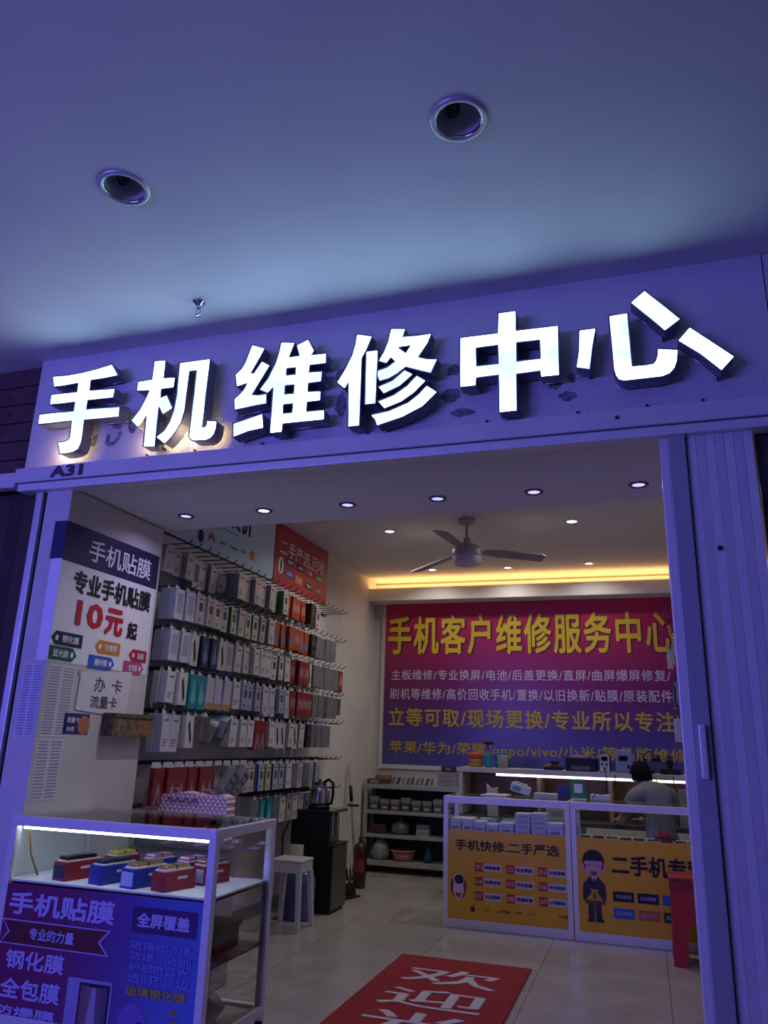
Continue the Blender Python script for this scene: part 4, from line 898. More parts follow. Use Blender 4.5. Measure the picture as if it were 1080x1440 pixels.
obj('base', MB().cyl((.02, 8.2, T0), (.02, 8.2, T0 + .03), .05), M_black, t)
b = MB(); b.tube([(.02, 8.2, T0 + .03), (-.03, 8.2, T0 + .16), (.03, 8.18, T0 + .21), (.08, 8.14, T0 + .16)], .008, 8); obj('arm', b, M_black, t)
obj('lamp_head', MB().lathe([(0, .03), (.02, .03), (.05, -.03), (.046, -.03), (.018, .02)], (.09, 8.13, T0 + .145), 16), M_black, t)
t = thing('microscope', 'dark squat repair instrument on the right end of the bench shelf', 'instrument', (.20, 8.2, T0))
obj('base', MB().box(.12, .30, 8.10, 8.30, T0, T0 + .05, .006), M_black, t); obj('column', MB().box(.19, .23, 8.22, 8.26, T0 + .051, T0 + .16, .004), M_black, t); obj('head', MB().cyl((.21, 8.12, T0 + .10), (.21, 8.24, T0 + .14), .032), M_black, t)
for i, pts in enumerate((((-.385, 8.02, T0 + .03), (-.37, 7.98, T0 - .06), (-.38, 7.985, T0 - .2)), ((-.30, 8.03, T0 + .02), (-.29, 7.97, T0 - .05), (-.31, 7.98, T0 - .15)), ((.06, 8.06, T0 + .02), (.08, 7.96, T0 - .06), (.10, 7.97, T0 - .2), (.07, 7.97, T0 - .28)), ((.20, 8.06, T0 + .03), (.23, 7.97, T0 - .04), (.22, 7.97, T0 - .20), (.29, 7.97, T0 - .3)), ((.30, 8.06, T0 + .03), (.34, 7.97, T0 - .07), (.30, 7.97, T0 - .22)))):
    b = MB(); b.tube(pts, .0045, 6); c = obj('cable', b, M_wire, None, pts[0]); tag(c, f'thin black cable hanging over the bench shelf edge, {ORD[i]} from the left', 'cable', 'cables over the bench shelf')
# things standing on the counter top and on the desk
D0 = .9875
t = thing('paper_bag', 'crumpled white bag on the left counter near its left end', 'bag', (-1.50, 7.7, .74))
b = MB(); b.prism([(-.05, 0), (.05, 0), (.04, .16), (.05, .27), (-.02, .25), (-.06, .30), (-.055, .12)], (-1.44, 7.86, .739), (1, 0, 0), (0, 0, 1), (0, 1, 0), .06, .008); obj('sack', b, flat('a8a8a4', .7), t)
b = MB(); b.tube([(-1.49, 7.88, 1.02), (-1.46, 7.885, .99), (-1.42, 7.89, 1.0)], .006, 6); obj('crease', b, flat('8c8c88', .7), t)
t = thing('tissue_box', 'white and teal tissue pack leaning on the left counter', 'tissue pack', (-1.02, 6.95, D0))
t.rotation_euler = (0, math.radians(16), .15)
link('pack', MB().box(-.085, .085, -.05, .05, .0, .07, .014).mesh('pack', flat('b4bcbe')), t); link('stripe', MB().box(-.07, .0, -.0512, -.0502, .012, .045).mesh('stripe', flat('4a8c94')), t); link('flap', MB().box(-.06, .05, -.03, .03, .0755, .082, .002).mesh('flap', flat('d0d4d4')), t)
t.location = (-1.04, 6.95, D0 + .03)
small_box('carton_box', -.93, -.74, 7.84, 8.0, .739, .955, flat('a8a8a8'), 'white box on the bench desk between the tissue pack and green stand')
small_box('carton_box', -.92, -.72, 6.93, 7.06, D0 + .001, D0 + .035, flat('b0b0b0'), 'flat white box lying on the left counter top')
t = thing('paper_sheet', 'white papers lying on the left counter top', 'papers', (-1.25, 6.93, D0))
obj('sheet', MB().box(-1.36, -1.14, 6.86, 7.0, D0 + .001, D0 + .006), flat('c4c4c4'), t); obj('sheet', MB().box(-1.33, -1.12, 6.88, 7.02, D0 + .007, D0 + .012), flat('d4d4d0'), t)
t = thing('tool_pouch', 'blue tool pouch standing left of the green stand', 'pouch', (-.66, 6.95, D0))
obj('pouch_body', MB().box(-.72, -.625, 6.92, 6.99, D0 + .001, D0 + .10, .012), flat('1f2f66'), t); obj('flap', MB().box(-.722, -.623, 6.914, 6.9195, D0 + .06, D0 + .105, .002), flat('27407e'), t)
t = thing('payment_stand', 'green payment stand with a plain white card on the counter joint', 'stand', (-.54, 6.90, D0))
obj('plate', MB().box(-.612, -.485, 6.90, 6.915, D0 + .012, D0 + .150, .004), flat('13803a', .35), t); obj('card', MB().box(-.583, -.515, 6.8975, 6.8995, D0 + .055, D0 + .125), flat('cfd4cf'), t); obj('foot', MB().box(-.605, -.49, 6.87, 6.95, D0 + .002, D0 + .011, .003), flat('c4c8c4', .3), t)
t = thing('leaning_panel', 'pale leaning panel at the right end of the bench, behind the counter', 'panel', (.32, 7.9, .74))
obj('panel_board', MB().box(.25, .42, 7.88, 7.90, .74, 1.06, .003), flat('8d949c'), t); obj('frame_edge', MB().box(.238, .249, 7.87, 7.91, .739, 1.065, .002), M_black, t)
t = thing('white_packet', 'white packet with a black cable on it beside the green stand', 'packet', (-.40, 7.0, D0))
obj('packet_body', MB().box(-.46, -.30, 6.93, 7.05, D0 + .001, D0 + .045, .006), flat('b4b4b4'), t)
b = MB(); b.tube([(-.44, 6.925, D0 + .02), (-.40, 6.92, D0 + .07), (-.36, 6.95, D0 + .05), (-.40, 6.99, D0 + .05), (-.33, 6.96, D0 + .06)], .004, 6); obj('cable', b, M_wire, t)

# ================================================================== RIGHT WALL: A FEW PACKS ON HOOKS
t = thing('hook_panel', 'white panel on the right wall with short rows of black hooks, beside the banner', 'display panel', (.55, 7.0, 1.0))
obj('board', MB().box(.531, .549, 6.9, 9.0, 1.15, 2.8), MATS['white_hook_panel'], t)
RZ = [2.72, 2.60, 2.42, 2.02, 1.70]
for z in RZ: obj('rail', MB().box(.522, .531, 6.92, 8.98, z - .012, z + .012), M_steel, t)
b = MB(); b.tube([(0, 0, 0), (-.20, 0, 0), (-.225, 0, .010), (-.236, 0, .028)], .004, 5); hr = b.mesh('hook', M_wire)
for z in RZ:
    for k in range(8):
        o = link('hook', hr, t); o.location = Vector((.522, 7.25 + .21 * k, z)) - origin(t)
def hang_r(key, y, z, label, n=0):
    o = hang(key, .522 - .20 + .03 * n, y, z, label, (0, 0, math.pi)); o['group'] = 'packs on the right wall hooks'
for i, (k, key, r, w) in enumerate(((0, 'gry', 2, 'upper'), (2, 'brn', 2, 'upper'), (4, 'gry', 2, 'upper'), (6, 'wht', 2, 'upper'), (0, 'nvy', 3, 'middle'), (2, 'gry', 3, 'middle'), (4, 'blk', 3, 'middle'), (6, 'gry', 3, 'middle'), (0, 'gry', 4, 'lower'), (2, 'lil', 4, 'lower'), (4, 'gry', 4, 'lower'), (6, 'nvy', 4, 'lower'))):
    hang_r(key, 7.25 + .21 * k, RZ[r] - .006, f'{STY[key][0]} on the right wall, {w} row, {ORD[k // 2]} place')

# ================================================================== BACK LEFT CORNER
M_rack = mat('grey_rack_paint', (.36, .37, .36), .5, .2, noise=.08, nscale=12)
t = thing('shelf_rack', 'grey metal shelf rack under the left end of the banner', 'shelf', (-3.1, 8.87, 0))
for x in (-3.115, -2.03):
    for y in (8.87, 9.12): obj('post', MB().box(x, x + .04, y, y + .04, 0, .885, .002), M_rack, t)
for z0, z1 in ((.885, .935), (.615, .650), (.365, .400), (.075, .130)): obj('shelf', MB().box(-3.115, -1.99, 8.869, 9.165, z0, z1, .003), M_rack, t)
obj('back_panel', MB().box(-3.07, -2.03, 9.155, 9.163, .13, .885), mat('rack_dark_back', (.03, .03, .03), .7, noise=.1), t)
gb = flat('4c4e4a'); gb2 = flat('5b5b54')
for i in range(8):
    x = -3.05 + i * .125
    small_box('parts_box', x, x + .105, 8.90, 9.05, .651, .651 + (.12 if i % 3 else .145), gb if i % 2 else gb2, f'small grey parts box, {ORD[i]} from the left on the upper rack shelf', 'parts boxes on the rack', flat('8a8a84'), 'b0aea4')
small_box('storage_box', -2.49, -2.355, 8.90, 9.03, .401, .52, flat('a4a4a6'), 'white lidded box on the middle rack shelf', None, flat('6f6f84'))
small_box('storage_box', -3.02, -2.86, 8.92, 9.05, .401, .50, mat('dark_brown_box', (.07, .035, .02), .7), 'dark brown box at the left of the middle rack shelf', None, None, '3a2a1c')
def sack(x, y, z, rx, h, m, label, name='plastic_bag'):
    t = thing(name, label, 'bag', (x, y, z)); b = MB()
    b.lathe([(0, 0), (rx * .8, 0), (rx, h * .25), (rx * .85, h * .6), (rx * .35, h * .85), (0, h * .86)], (x, y, z), 16)
    for v in b.bm.verts: v.co += Vector((random.uniform(-1, 1) * rx * .1, random.uniform(-1, 1) * rx * .1, random.uniform(0, 1) * h * .06))
    obj('sack', b, m, t)
    b = MB(); b.lathe([(rx * .3, h * .8), (rx * .12, h * .9), (rx * .32, h * 1.05)], (x, y, z), 10); obj('knot', b, m, t)
milky = mat('cloudy_plastic', (.30, .31, .30), .3, noise=.3, nscale=25)
sack(-2.70, 9.0, .401, .11, .17, mat('dark_cloudy_plastic', (.13, .14, .14), .3, noise=.3, nscale=25), 'grey cloudy plastic bag on the middle rack shelf')
sack(-2.93, 8.99, .131, .115, .24, milky, 'pale cloudy plastic bag on the bottom rack shelf')
t = thing('basin', 'salmon pink plastic basin on the bottom rack shelf', 'basin', (-2.65, 8.97, .131))
M_pink = mat('salmon_plastic', (.48, .17, .15), .45, noise=.05)
obj('bowl', MB().lathe([(0, .002), (.105, .002), (.135, .105), (.13, .105), (.10, .01), (0, .01)], (-2.66, 8.99, .131), 28), M_pink, t)
obj('rim', MB().lathe([(.134, .100), (.150, .104), (.150, .112), (.132, .112)], (-2.66, 8.99, .131), 28), mat('salmon_rim', (.56, .24, .21), .45), t)
t = thing('spray_can', 'small blue bottle on the bottom rack shelf, right of the pink basin', 'bottle', (-2.37, 8.96, .131))
obj('can', MB().lathe([(0, 0), (.045, 0), (.048, .06), (.03, .10), (.014, .12), (0, .12)], (-2.37, 8.97, .131), 16), flat('1d4a66', .4), t); obj('cap', MB().cyl((-2.37, 8.97, .252), (-2.37, 8.97, .28), .015), flat('2c6488'), t)
# on top of the rack
t = thing('card_tray', 'brown tray with a white slip on the left of the rack top', 'tray', (-3.0, 8.95, .936))
M_br = mat('tray_brown', (.09, .04, .03), .6, noise=.2)
obj('tray_body', MB().box(-3.09, -2.83, 8.89, 9.08, .936, .985, .004), M_br, t); obj('slip', MB().box(-3.05, -2.95, 8.886, 8.889, .945, .975), flat('9a948c'), t); obj('pad', MB().box(-3.0, -2.84, 8.92, 9.06, .986, 1.03, .004), mat('tan_pad', (.28, .15, .05), .7, noise=.2), t)
for i in range(9):
    x = -2.80 + i * .057
    t = thing('card_pack', f'thin grey card pack leaning on the rack top, {ORD[i]} from the left', 'card pack', (x, 8.95, .936), 'card packs on the rack top')
    t.rotation_euler = (0, .35 if i % 2 else .25, 0)
    link('pack', MB().box(-.006, .006, -.05, .06, .004, .082, .001).mesh('pack', flat(['8e8f8c', '6e706f', 'a2a29e'][i % 3])), t); link('label', MB().box(-.0072, -.0062, -.035, .045, .02, .06).mesh('label', flat('b4b4ae')), t)
for i in range(3):
    small_box('phone_box', -2.25, -2.04, 8.89, 9.05, .937 + i * .052, .986 + i * .052, flat('9a9a9c'), f'flat white box stacked at the right end of the rack top, {("lowest", "middle", "topmost")[i]}', 'white boxes on the rack')
t = thing('card_reader', 'small dark device lying on the white boxes on the rack', 'device', (-2.15, 8.95, 1.095))
obj('body', MB().box(-2.21, -2.06, 8.90, 9.02, 1.0935, 1.155, .006), flat('2c2a34'), t); obj('screen', MB().box(-2.16, -2.10, 8.8975, 8.899, 1.11, 1.14), flat('77758a'), t)

# tea cabinet with kettle
t = thing('tea_cabinet', 'tall black tea cabinet with a dark brown door against the left wall', 'cabinet', (-2.8, 6.8, 0))
M_cabf = mat('cabinet_brown_glass', (.062, .05, .042), .3, noise=.1, nscale=5)
obj('lower_body', MB().box(-2.86, -2.60, 6.62, 6.98, .02, .528, .006), M_black, t); obj('door', MB().box(-2.599, -2.588, 6.63, 6.97, .03, .520, .003), M_cabf, t)
obj('upper_body', MB().box(-2.98, -2.68, 6.60, 6.98, .530, .790, .006), M_black, t)
obj('niche_side', MB().box(-2.68, -2.62, 6.60, 6.625, .530, .790, .003), M_black, t)
obj('niche_back', MB().box(-2.679, -2.672, 6.626, 6.97, .54, .785), mat('cabinet_grey', (.11, .10, .095), .4, noise=.06), t)
for y in (6.74, 6.86): obj('tap', MB().cyl((-2.65, y, .78), (-2.65, y, .60), .010).cyl((-2.671, y, .76), (-2.64, y, .76), .012), M_chrome, t)
obj('drip_ledge', MB().box(-2.68, -2.58, 6.61, 6.98, .530, .540, .002), M_black, t)
obj('top_plate', MB().box(-2.985, -2.600, 6.59, 6.985, .791, .815, .006), M_black_gloss, t)
obj('plinth', MB().box(-2.85, -2.61, 6.64, 6.97, 0, .02), M_black, t)
t = thing('kettle', 'steel kettle with a tall black handle on the tea cabinet', 'kettle', (-2.80, 6.78, .816))
KC = (-2.80, 6.78, .816)
obj('base', MB().lathe([(0, 0), (.095, 0), (.095, .022), (.08, .03), (0, .03)], KC, 24), M_black, t)
obj('jug', MB().lathe([(0, .031), (.080, .031), (.082, .05), (.074, .14), (.060, .195), (.056, .20), (0, .20)], KC, 28), mat('kettle_steel', (.45, .45, .45), .2, 1.0, noise=.05), t)
obj('lid', MB().lathe([(.057, .201), (.050, .218), (.016, .226), (.014, .245), (0, .247)], KC, 24), M_black, t)
b = MB(); b.tube([(KC[0] + .04, KC[1], KC[2] + .222), (KC[0] + .085, KC[1], KC[2] + .245), (KC[0] + .125, KC[1], KC[2] + .215), (KC[0] + .128, KC[1], KC[2] + .12), (KC[0] + .115, KC[1], KC[2] + .045), (KC[0] + .075, KC[1], KC[2] + .04)], .014, 8); obj('handle', b, M_black, t)
b = MB(); b.tube([(KC[0] - .065, KC[1], KC[2] + .13), (KC[0] - .10, KC[1], KC[2] + .17), (KC[0] - .115, KC[1], KC[2] + .205)], [.022, .015, .011], 8); obj('spout', b, MATS['kettle_steel'], t)
b = MB(); b.tube([(-2.985, 6.60, .75), (-3.03, 6.56, .6), (-3.02, 6.55, .4), (-2.98, 6.56, .2), (-2.90, 6.59, .05)], .008, 6); c = obj('hanging_cable', b, M_wire, None, (-2.985, 6.6, .05)); tag(c, 'black cable hanging beside the tea cabinet towards the floor', 'cable')
# water bottle and stool
t = thing('water_bottle', 'large translucent blue water bottle on the floor behind the white stool', 'bottle', (-2.78, 6.40, 0))
M_blue = mat('blue_bottle_plastic', (.05, .10, .28), .15, noise=.15, nscale=6, coat=.4)
obj('bottle_body', MB().lathe([(0, .002), (.120, .002), (.132, .02), (.132, .10), (.124, .115), (.132, .13), (.132, .20), (.124, .215), (.132, .23), (.130, .30), (.09, .365), (.035, .40), (.030, .45), (0, .45)], (-2.78, 6.40, 0), 28), M_blue, t)
obj('cap', MB().lathe([(.034, .425), (.036, .465), (.03, .47), (0, .47)], (-2.78, 6.40, 0), 16), flat('8a90b8', .4), t)
t = thing('plastic_stool', 'white square plastic stool beside the tea cabinet', 'stool', (-2.72, 6.06, 0))
SXc, SYc = -2.715, 6.075
M_st = mat('stool_white_plastic', (.50, .48, .50), .45, noise=.04)
obj('seat', MB().box(SXc - .135, SXc + .135, SYc - .13, SYc + .13, .478, .498, .012), M_st, t)
obj('apron', MB().box(SXc - .128, SXc + .128, SYc - .124, SYc - .112, .405, .479, .004).box(SXc - .128, SXc + .128, SYc + .112, SYc + .124, .405, .479, .004).box(SXc - .128, SXc - .116, SYc - .11, SYc + .11, .405, .479, .004).box(SXc + .116, SXc + .128, SYc - .11, SYc + .11, .405, .479, .004), M_st, t)
for sx in (-1, 1):
    for sy in (-1, 1):
        b = MB(); x0, y0 = SXc + sx * .112, SYc + sy * .108
        r0, r1 = .019, .015
        top = [b.bm.verts.new((x0 + a * r0, y0 + c * r0, .405)) for a, c in ((-1, -1), (1, -1), (1, 1), (-1, 1))]; bot = [b.bm.verts.new((x0 + sx * .022 + a * r1, y0 + sy * .022 + c * r1, .0)) for a, c in ((-1, -1), (1, -1), (1, 1), (-1, 1))]
        b.bm.faces.new(top); b.bm.faces.new(bot[::-1])
        for q in range(4): b.bm.faces.new((top[q], bot[q], bot[(q + 1) % 4], top[(q + 1) % 4]))
        obj('leg', b, M_st, t)
# extinguisher, broom, dustpan
t = thing('fire_extinguisher', 'dark red fire extinguisher on the floor left of the shelf rack', 'extinguisher', (-2.80, 7.92, 0))
EC = (-2.80, 7.92, 0)
M_red = mat('extinguisher_red', (.06, .006, .010), .4, noise=.08)
obj('cylinder_body', MB().lathe([(0, .004), (.058, .004), (.064, .015), (.064, .36), (.05, .40), (.02, .42), (0, .42)], EC, 24), M_red, t)
obj('valve', MB().cyl((EC[0], EC[1], .42), (EC[0], EC[1], .455), .016).box(EC[0] - .02, EC[0] + .07, EC[1] - .01, EC[1] + .01, .456, .47, .003), M_steel, t)
b = MB(); b.tube([(EC[0] + .016, EC[1], .44), (EC[0] + .06, EC[1] - .02, .42), (EC[0] + .074, EC[1] - .02, .30), (EC[0] + .072, EC[1] - .02, .16)], .008, 6); obj('hose', b, M_black, t)
obj('label', MB().lathe([(.0646, .15), (.0646, .27)], EC, 24), mat('extinguisher_label', (.20, .03, .03), .5, noise=.4, nscale=30), t)
t = thing('broom', 'broom with a pale pole and black grip leaning on the left wall', 'broom', (-3.02, 8.3, 0))
obj('pole', MB().tube([(-2.985, 8.30, .10), (-3.115, 8.36, 1.15)], .014, 8), flat('9a9690'), t)
obj('grip', MB().tube([(-3.068, 8.338, .77), (-3.088, 8.347, .93)], .020, 8), M_black, t)
obj('cross_bar', MB().box(-3.11, -2.98, 8.315, 8.345, .72, .745, .004), M_steel, t)
obj('head', MB().box(-3.11, -2.86, 8.27, 8.33, .07, .10, .006), M_black, t)
o = obj('bristles', MB().box(-3.10, -2.87, 8.275, 8.325, .0, .07), mat('bristle_grey', (.05, .05, .05), .9, noise=.5, nscale=80), t)
t = thing('dustpan', 'black dustpan with a thin white hooked handle beside the tea cabinet', 'dustpan', (-2.66, 7.45, 0))
b = MB(); b.prism([(-.13, 0), (.13, 0), (.08, .0), (.07, .16), (-.07, .16), (-.08, .0)][:2] + [(.075, .17), (-.075, .17)], (-2.665, 7.36, .004), (.3, .95, 0), (-.95, .3, .0), (0, 0, 1), .012); obj('pan', b, M_black, t)
b = MB(); b.prism([(-.11, .004), (.11, .004), (.07, .12), (-.07, .12)], (-2.72, 7.43, .0), (.3, .95, 0), (0, 0, 1), (-.95, .3, 0), .012); obj('hood', b, M_black, t)
b = MB(); b.tube([(-2.70, 7.58, .70), (-2.745, 7.58, .48), (-2.775, 7.56, .29), (-2.73, 7.52, .18), (-2.755, 7.50, .16), (-2.785, 7.54, .27)], .006, 6); obj('handle', b, flat('b0aea8'), t)
b = MB(); b.tube([(-2.745, 7.51, .165), (-2.735, 7.46, .10)], .012, 6); obj('socket', b, M_black, t)

# quilted bag behind the showcase, standing on a crate
t = thing('crate', 'plain grey lidded crate standing behind the glass showcase', 'crate', (-2.74, 4.5, 0))
M_crate = mat('crate_grey', (.28, .27, .28), .6, noise=.1)
obj('body', MB().box(-3.04, -2.44, 4.42, 4.62, 0, .74, .012), M_crate, t); obj('lid', MB().box(-3.05, -2.43, 4.41, 4.63, .741, .78, .010), flat('77757a'), t)
for x in [-3.0 + .06 * k for k in range(10)]: obj('rib', MB().box(x - .014, x + .014, 4.410, 4.42, .05, .70, .004), M_crate, t)
t = thing('quilted_bag', 'lilac quilted carrier bag with dark script, behind the glass showcase', 'bag', (-2.74, 4.5, .7805))
def quilt_mat():
    m = mat('quilted_lilac', rgb('b6a4c8'), .6); nt = m.node_tree; b = nt.nodes['Principled BSDF']
    tc = nt.nodes.new('ShaderNodeTexCoord'); outs = []
    for ang in (38, -38):
        mp = nt.nodes.new('ShaderNodeMapping'); mp.inputs['Rotation'].default_value = (0, math.radians(ang), 0); nt.links.new(tc.outputs['Object'], mp.inputs[0])
        w = nt.nodes.new('ShaderNodeTexWave'); w.wave_type = 'BANDS'; w.bands_direction = 'X'; w.inputs['Scale'].default_value = 12; nt.links.new(mp.outputs[0], w.inputs[0]); outs.append(w.outputs['Fac'])
    mn = nt.nodes.new('ShaderNodeMath'); mn.operation = 'MINIMUM'; nt.links.new(outs[0], mn.inputs[0]); nt.links.new(outs[1], mn.inputs[1])
    r = nt.nodes.new('ShaderNodeValToRGB'); r.color_ramp.elements[0].position = .02; r.color_ramp.elements[1].position = .25
    r.color_ramp.elements[0].color = (*rgb('c4a4b0'), 1); r.color_ramp.elements[1].color = (*rgb('f0d2cc'), 1)
    nt.links.new(mn.outputs[0], r.inputs[0]); nt.links.new(r.outputs[0], b.inputs['Base Color'])
    bp = nt.nodes.new('ShaderNodeBump'); bp.inputs['Strength'].default_value = .6; bp.inputs['Distance'].default_value = .02; nt.links.new(mn.outputs[0], bp.inputs['Height']); nt.links.new(bp.outputs[0], b.inputs['Normal'])
    return m
M_q = quilt_mat()
pts = [(-3.04, .782), (-2.44, .782), (-2.438, 1.045)] + [(-2.44 - .6 * k / 12, 1.055 + .012 * math.cos(k / 12 * math.pi * 4)) for k in range(1, 12)] + [(-3.04, 1.05)]
b = MB(); b.prism(pts, (0, 4.45, 0), (1, 0, 0), (0, 0, 1), (0, 1, 0), .10, .006); obj('bag_body', b, M_q, t)
QP = Plane((0, 4.4495, 0), (1, 0, 0), (0, 0, 1))
b = MB(); b.tube([(-2.86 + .018 * k, 4.447, 1.018 + .012 * math.sin(k * 1.9)) for k in range(13)], .003, 5); obj('script_print', b, flat('3c3058'), t)
for dx in (-.12, .12):
    b = MB(); b.tube([(-2.74 + dx - .05, 4.50, 1.05), (-2.74 + dx - .03, 4.50, 1.08), (-2.74 + dx + .03, 4.50, 1.08), (-2.74 + dx + .05, 4.50, 1.05)], .005, 6); obj('handle', b, flat('9a88b0'), t)
# socket strips on the hooks by the bag
for i, (y, z) in enumerate(((5.20, 1.10), (5.36, 1.09))):
    t = thing('socket_block', f'white plug socket block with dark holes hanging askew, {"left" if i == 0 else "right"} of two', 'socket', (-2.86, y, z)); t.rotation_euler = (-.45, .35, 0)
    link('body', MB().box(-.03, .03, -.06, .06, -.10, .08, .008).mesh('body', pmat('8f8f96')), t)
    for zz_ in (-.06, .0, .055):
        b = MB()
        for yy_ in (-.03, .0, .03): b.box(.0302, .0315, yy_ - .009, yy_ + .009, zz_ - .006, zz_ + .006)
        link('socket_face', b.mesh('socket_face', flat('101014')), t)
    link('end_cap', MB().box(-.028, .028, -.058, .058, .0805, .088, .004).mesh('end_cap', pmat('b4b4ba')), t)

# ================================================================== MAT, RED STOOL
t = thing('door_mat', 'red door mat with white brush lettering on the tiles', 'mat', (-1.23, 4.8, 0))
M_mat = mat('red_mat_pile', rgb('8c1c22'), .95, noise=.12, nscale=60, bump=.5, bscale=300)
obj('pile', MB().box(-1.675, -.800, 3.75, 5.69, .0005, .010, .003), M_mat, t); obj('backing_edge', MB().box(-1.682, -.793, 3.743, 5.697, .0002, .004), mat('mat_edge', (.18, .02, .02), .8), t)
MP = Plane((0, 0, .0101), (1, 0, 0), (0, 1, 0)); mw = flat('b8b0b4', .9)
for s_, y in zip('欢迎光临', (5.07, 4.62, 4.2, 3.8)): lettering(s_, MP, -1.53, -.93, y + .02, y + .36, mw, t, .012, e=.0008)
t = thing('red_plastic_stool', 'bright red plastic stool with a hand slot in front of the right counter', 'stool', (.25, 6.35, 0))
M_rs = mat('red_stool_plastic', (.36, .02, .025), .35, noise=.05)
obj('seat', MB().box(.09, .41, 6.19, 6.50, .535, .56, .014), M_rs, t)
b = MB(); b.prism([(.092, .0), (.19, .0), (.20, .24), (.225, .27), (.30, .27), (.31, .24), (.32, .0), (.408, .0), (.395, .40), (.105, .40)], (0, 6.195, 0), (1, 0, 0), (0, 0, 1), (0, 1, 0), .014, .003); obj('front_apron', b, M_rs, t)
b = MB(); b.prism([(.092, .0), (.19, .0), (.20, .24), (.225, .27), (.30, .27), (.31, .24), (.32, .0), (.408, .0), (.395, .40), (.105, .40)], (0, 6.48, 0), (1, 0, 0), (0, 0, 1), (0, 1, 0), .014, .003); obj('rear_apron', b, M_rs, t)
for x in (.100, .388): obj('side_apron', MB().box(x, x + .012, 6.210, 6.479, .10, .53, .003), M_rs, t)
obj('collar', MB().box(.100, .400, 6.198, 6.490, .47, .534, .006), mat('red_stool_dark', (.22, .012, .02), .4), t)
obj('top_panel', MB().box(.104, .396, 6.205, 6.215, .40, .47), M_rs, t)

# ================================================================== PERSON AT THE BENCH
def skin(name, joints, edges, m, parent, sub=2):
    """one continuous surface grown round a skeleton: joint -> (place, radius)"""
    keys = list(joints); idx = {k: i for i, k in enumerate(keys)}; base = origin(parent)
    me = bpy.data.meshes.new(name); me.from_pydata([Vector(joints[k][0]) - base for k in keys], [(idx[a], idx[c]) for a, c in edges], [])
    o = bpy.data.objects.new(name, me); COL.objects.link(o)
    sk = o.modifiers.new('skin', 'SKIN'); sk.use_smooth_shade = True
    for k in keys:
        r = joints[k][1]; me.skin_vertices[0].data[idx[k]].radius = (r, r) if not isinstance(r, tuple) else r
        me.skin_vertices[0].data[idx[k]].use_root = idx[k] == 0
    sb = o.modifiers.new('sub', 'SUBSURF'); sb.levels = sb.render_levels = sub
    me2 = bpy.data.meshes.new_from_object(o.evaluated_get(bpy.context.evaluated_depsgraph_get()))
    bpy.data.objects.remove(o); me2.materials.clear(); me2.materials.append(m); me2.name = name
    for p in me2.polygons: p.use_smooth = True
    return me2
pt = thing('person', 'person with short dark hair and a grey shirt, sitting bent over the repair bench', 'person', (.10, 7.46, 0))
F = Vector((-.50, .866, 0)); RT = Vector((.866, .50, 0)); U = Vector((0, 0, 1))
PEL = Vector((.10, 7.42, .54))
def at(f, r, u): return PEL + F * f + RT * r + U * u
J = {'pelvis': (at(0, 0, 0), .115), 'waist': (at(.03, 0, .17), .105), 'chest': (at(.09, 0, .39), .125), 'collar': (at(.13, 0, .51), .085), 'neck': (at(.18, -.01, .55), .052), 'skull': (at(.225, -.025, .585), .05),
     'shL': (at(.11, -.185, .475), .06), 'shR': (at(.11, .185, .475), .06), 'elL': (at(.28, -.23, .25), .042), 'elR': (at(.30, .22, .25), .042), 'wrL': (at(.48, -.15, .245), .027), 'wrR': (at(.50, .12, .245), .027), 'haL': (at(.535, -.12, .24), .030), 'haR': (at(.555, .09, .24), .030),
     'hipL': (at(.06, -.095, -.01), .085), 'hipR': (at(.06, .095, -.01), .085), 'knL': (at(.44, -.12, .0), .058), 'knR': (at(.44, .12, .0), .058), 'anL': (at(.40, -.12, -.44), .036), 'anR': (at(.40, .12, -.44), .036), 'toL': (at(.53, -.13, -.505), .03), 'toR': (at(.53, .13, -.505), .03)}
E_ = [('pelvis', 'waist'), ('waist', 'chest'), ('chest', 'collar'), ('collar', 'neck'), ('neck', 'skull'), ('collar', 'shL'), ('collar', 'shR'), ('shL', 'elL'), ('shR', 'elR'), ('elL', 'wrL'), ('elR', 'wrR'), ('wrL', 'haL'), ('wrR', 'haR'),
      ('pelvis', 'hipL'), ('pelvis', 'hipR'), ('hipL', 'knL'), ('hipR', 'knR'), ('knL', 'anL'), ('knR', 'anR'), ('anL', 'toL'), ('anR', 'toR')]
M_skin = mat('skin', (.42, .24, .17), .5, noise=.06, nscale=15)
body = skin('body', J, E_, M_skin, pt)
# head, fingers joined into the same body surface
BODY0 = body.copy()
bb = MB(); bb.bm.from_mesh(body)
HC = at(.255, -.03, .635); hf = (F * .93 + U * -.35).normalized(); hu = RT.cross(hf).normalized()
base = origin(pt)
n0 = len(bb.bm.verts)
rings = []
for i in range(13):
    th = math.pi * i / 12
    row = []
    for k in range(24):
        ph = 2 * math.pi * k / 24
        x, y, z = math.sin(th) * math.cos(ph), math.sin(th) * math.sin(ph), math.cos(th)      # y = face forward
        sx, sy, sz = .076, .096, .115
        if z < 0: sx *= 1 + .30 * z; sy *= 1 + .16 * z
        p = Vector((x * sx, y * sy, z * sz))
        if y > .6:
            p.y += .022 * math.exp(-((x / .16) ** 2 + ((z + .12) / .22) ** 2))            # nose
            p.y -= .008 * (math.exp(-(((x - .38) / .16) ** 2 + ((z - .08) / .12) ** 2)) + math.exp(-(((x + .38) / .16) ** 2 + ((z - .08) / .12) ** 2)))   # eye sockets
            p.y += .006 * math.exp(-((x / .25) ** 2 + ((z + .52) / .10) ** 2))            # lips
        row.append(HC + RT * p.x + hf * p.y + hu * p.z - base)
    rings.append([bb.bm.verts.new(q) for q in row])
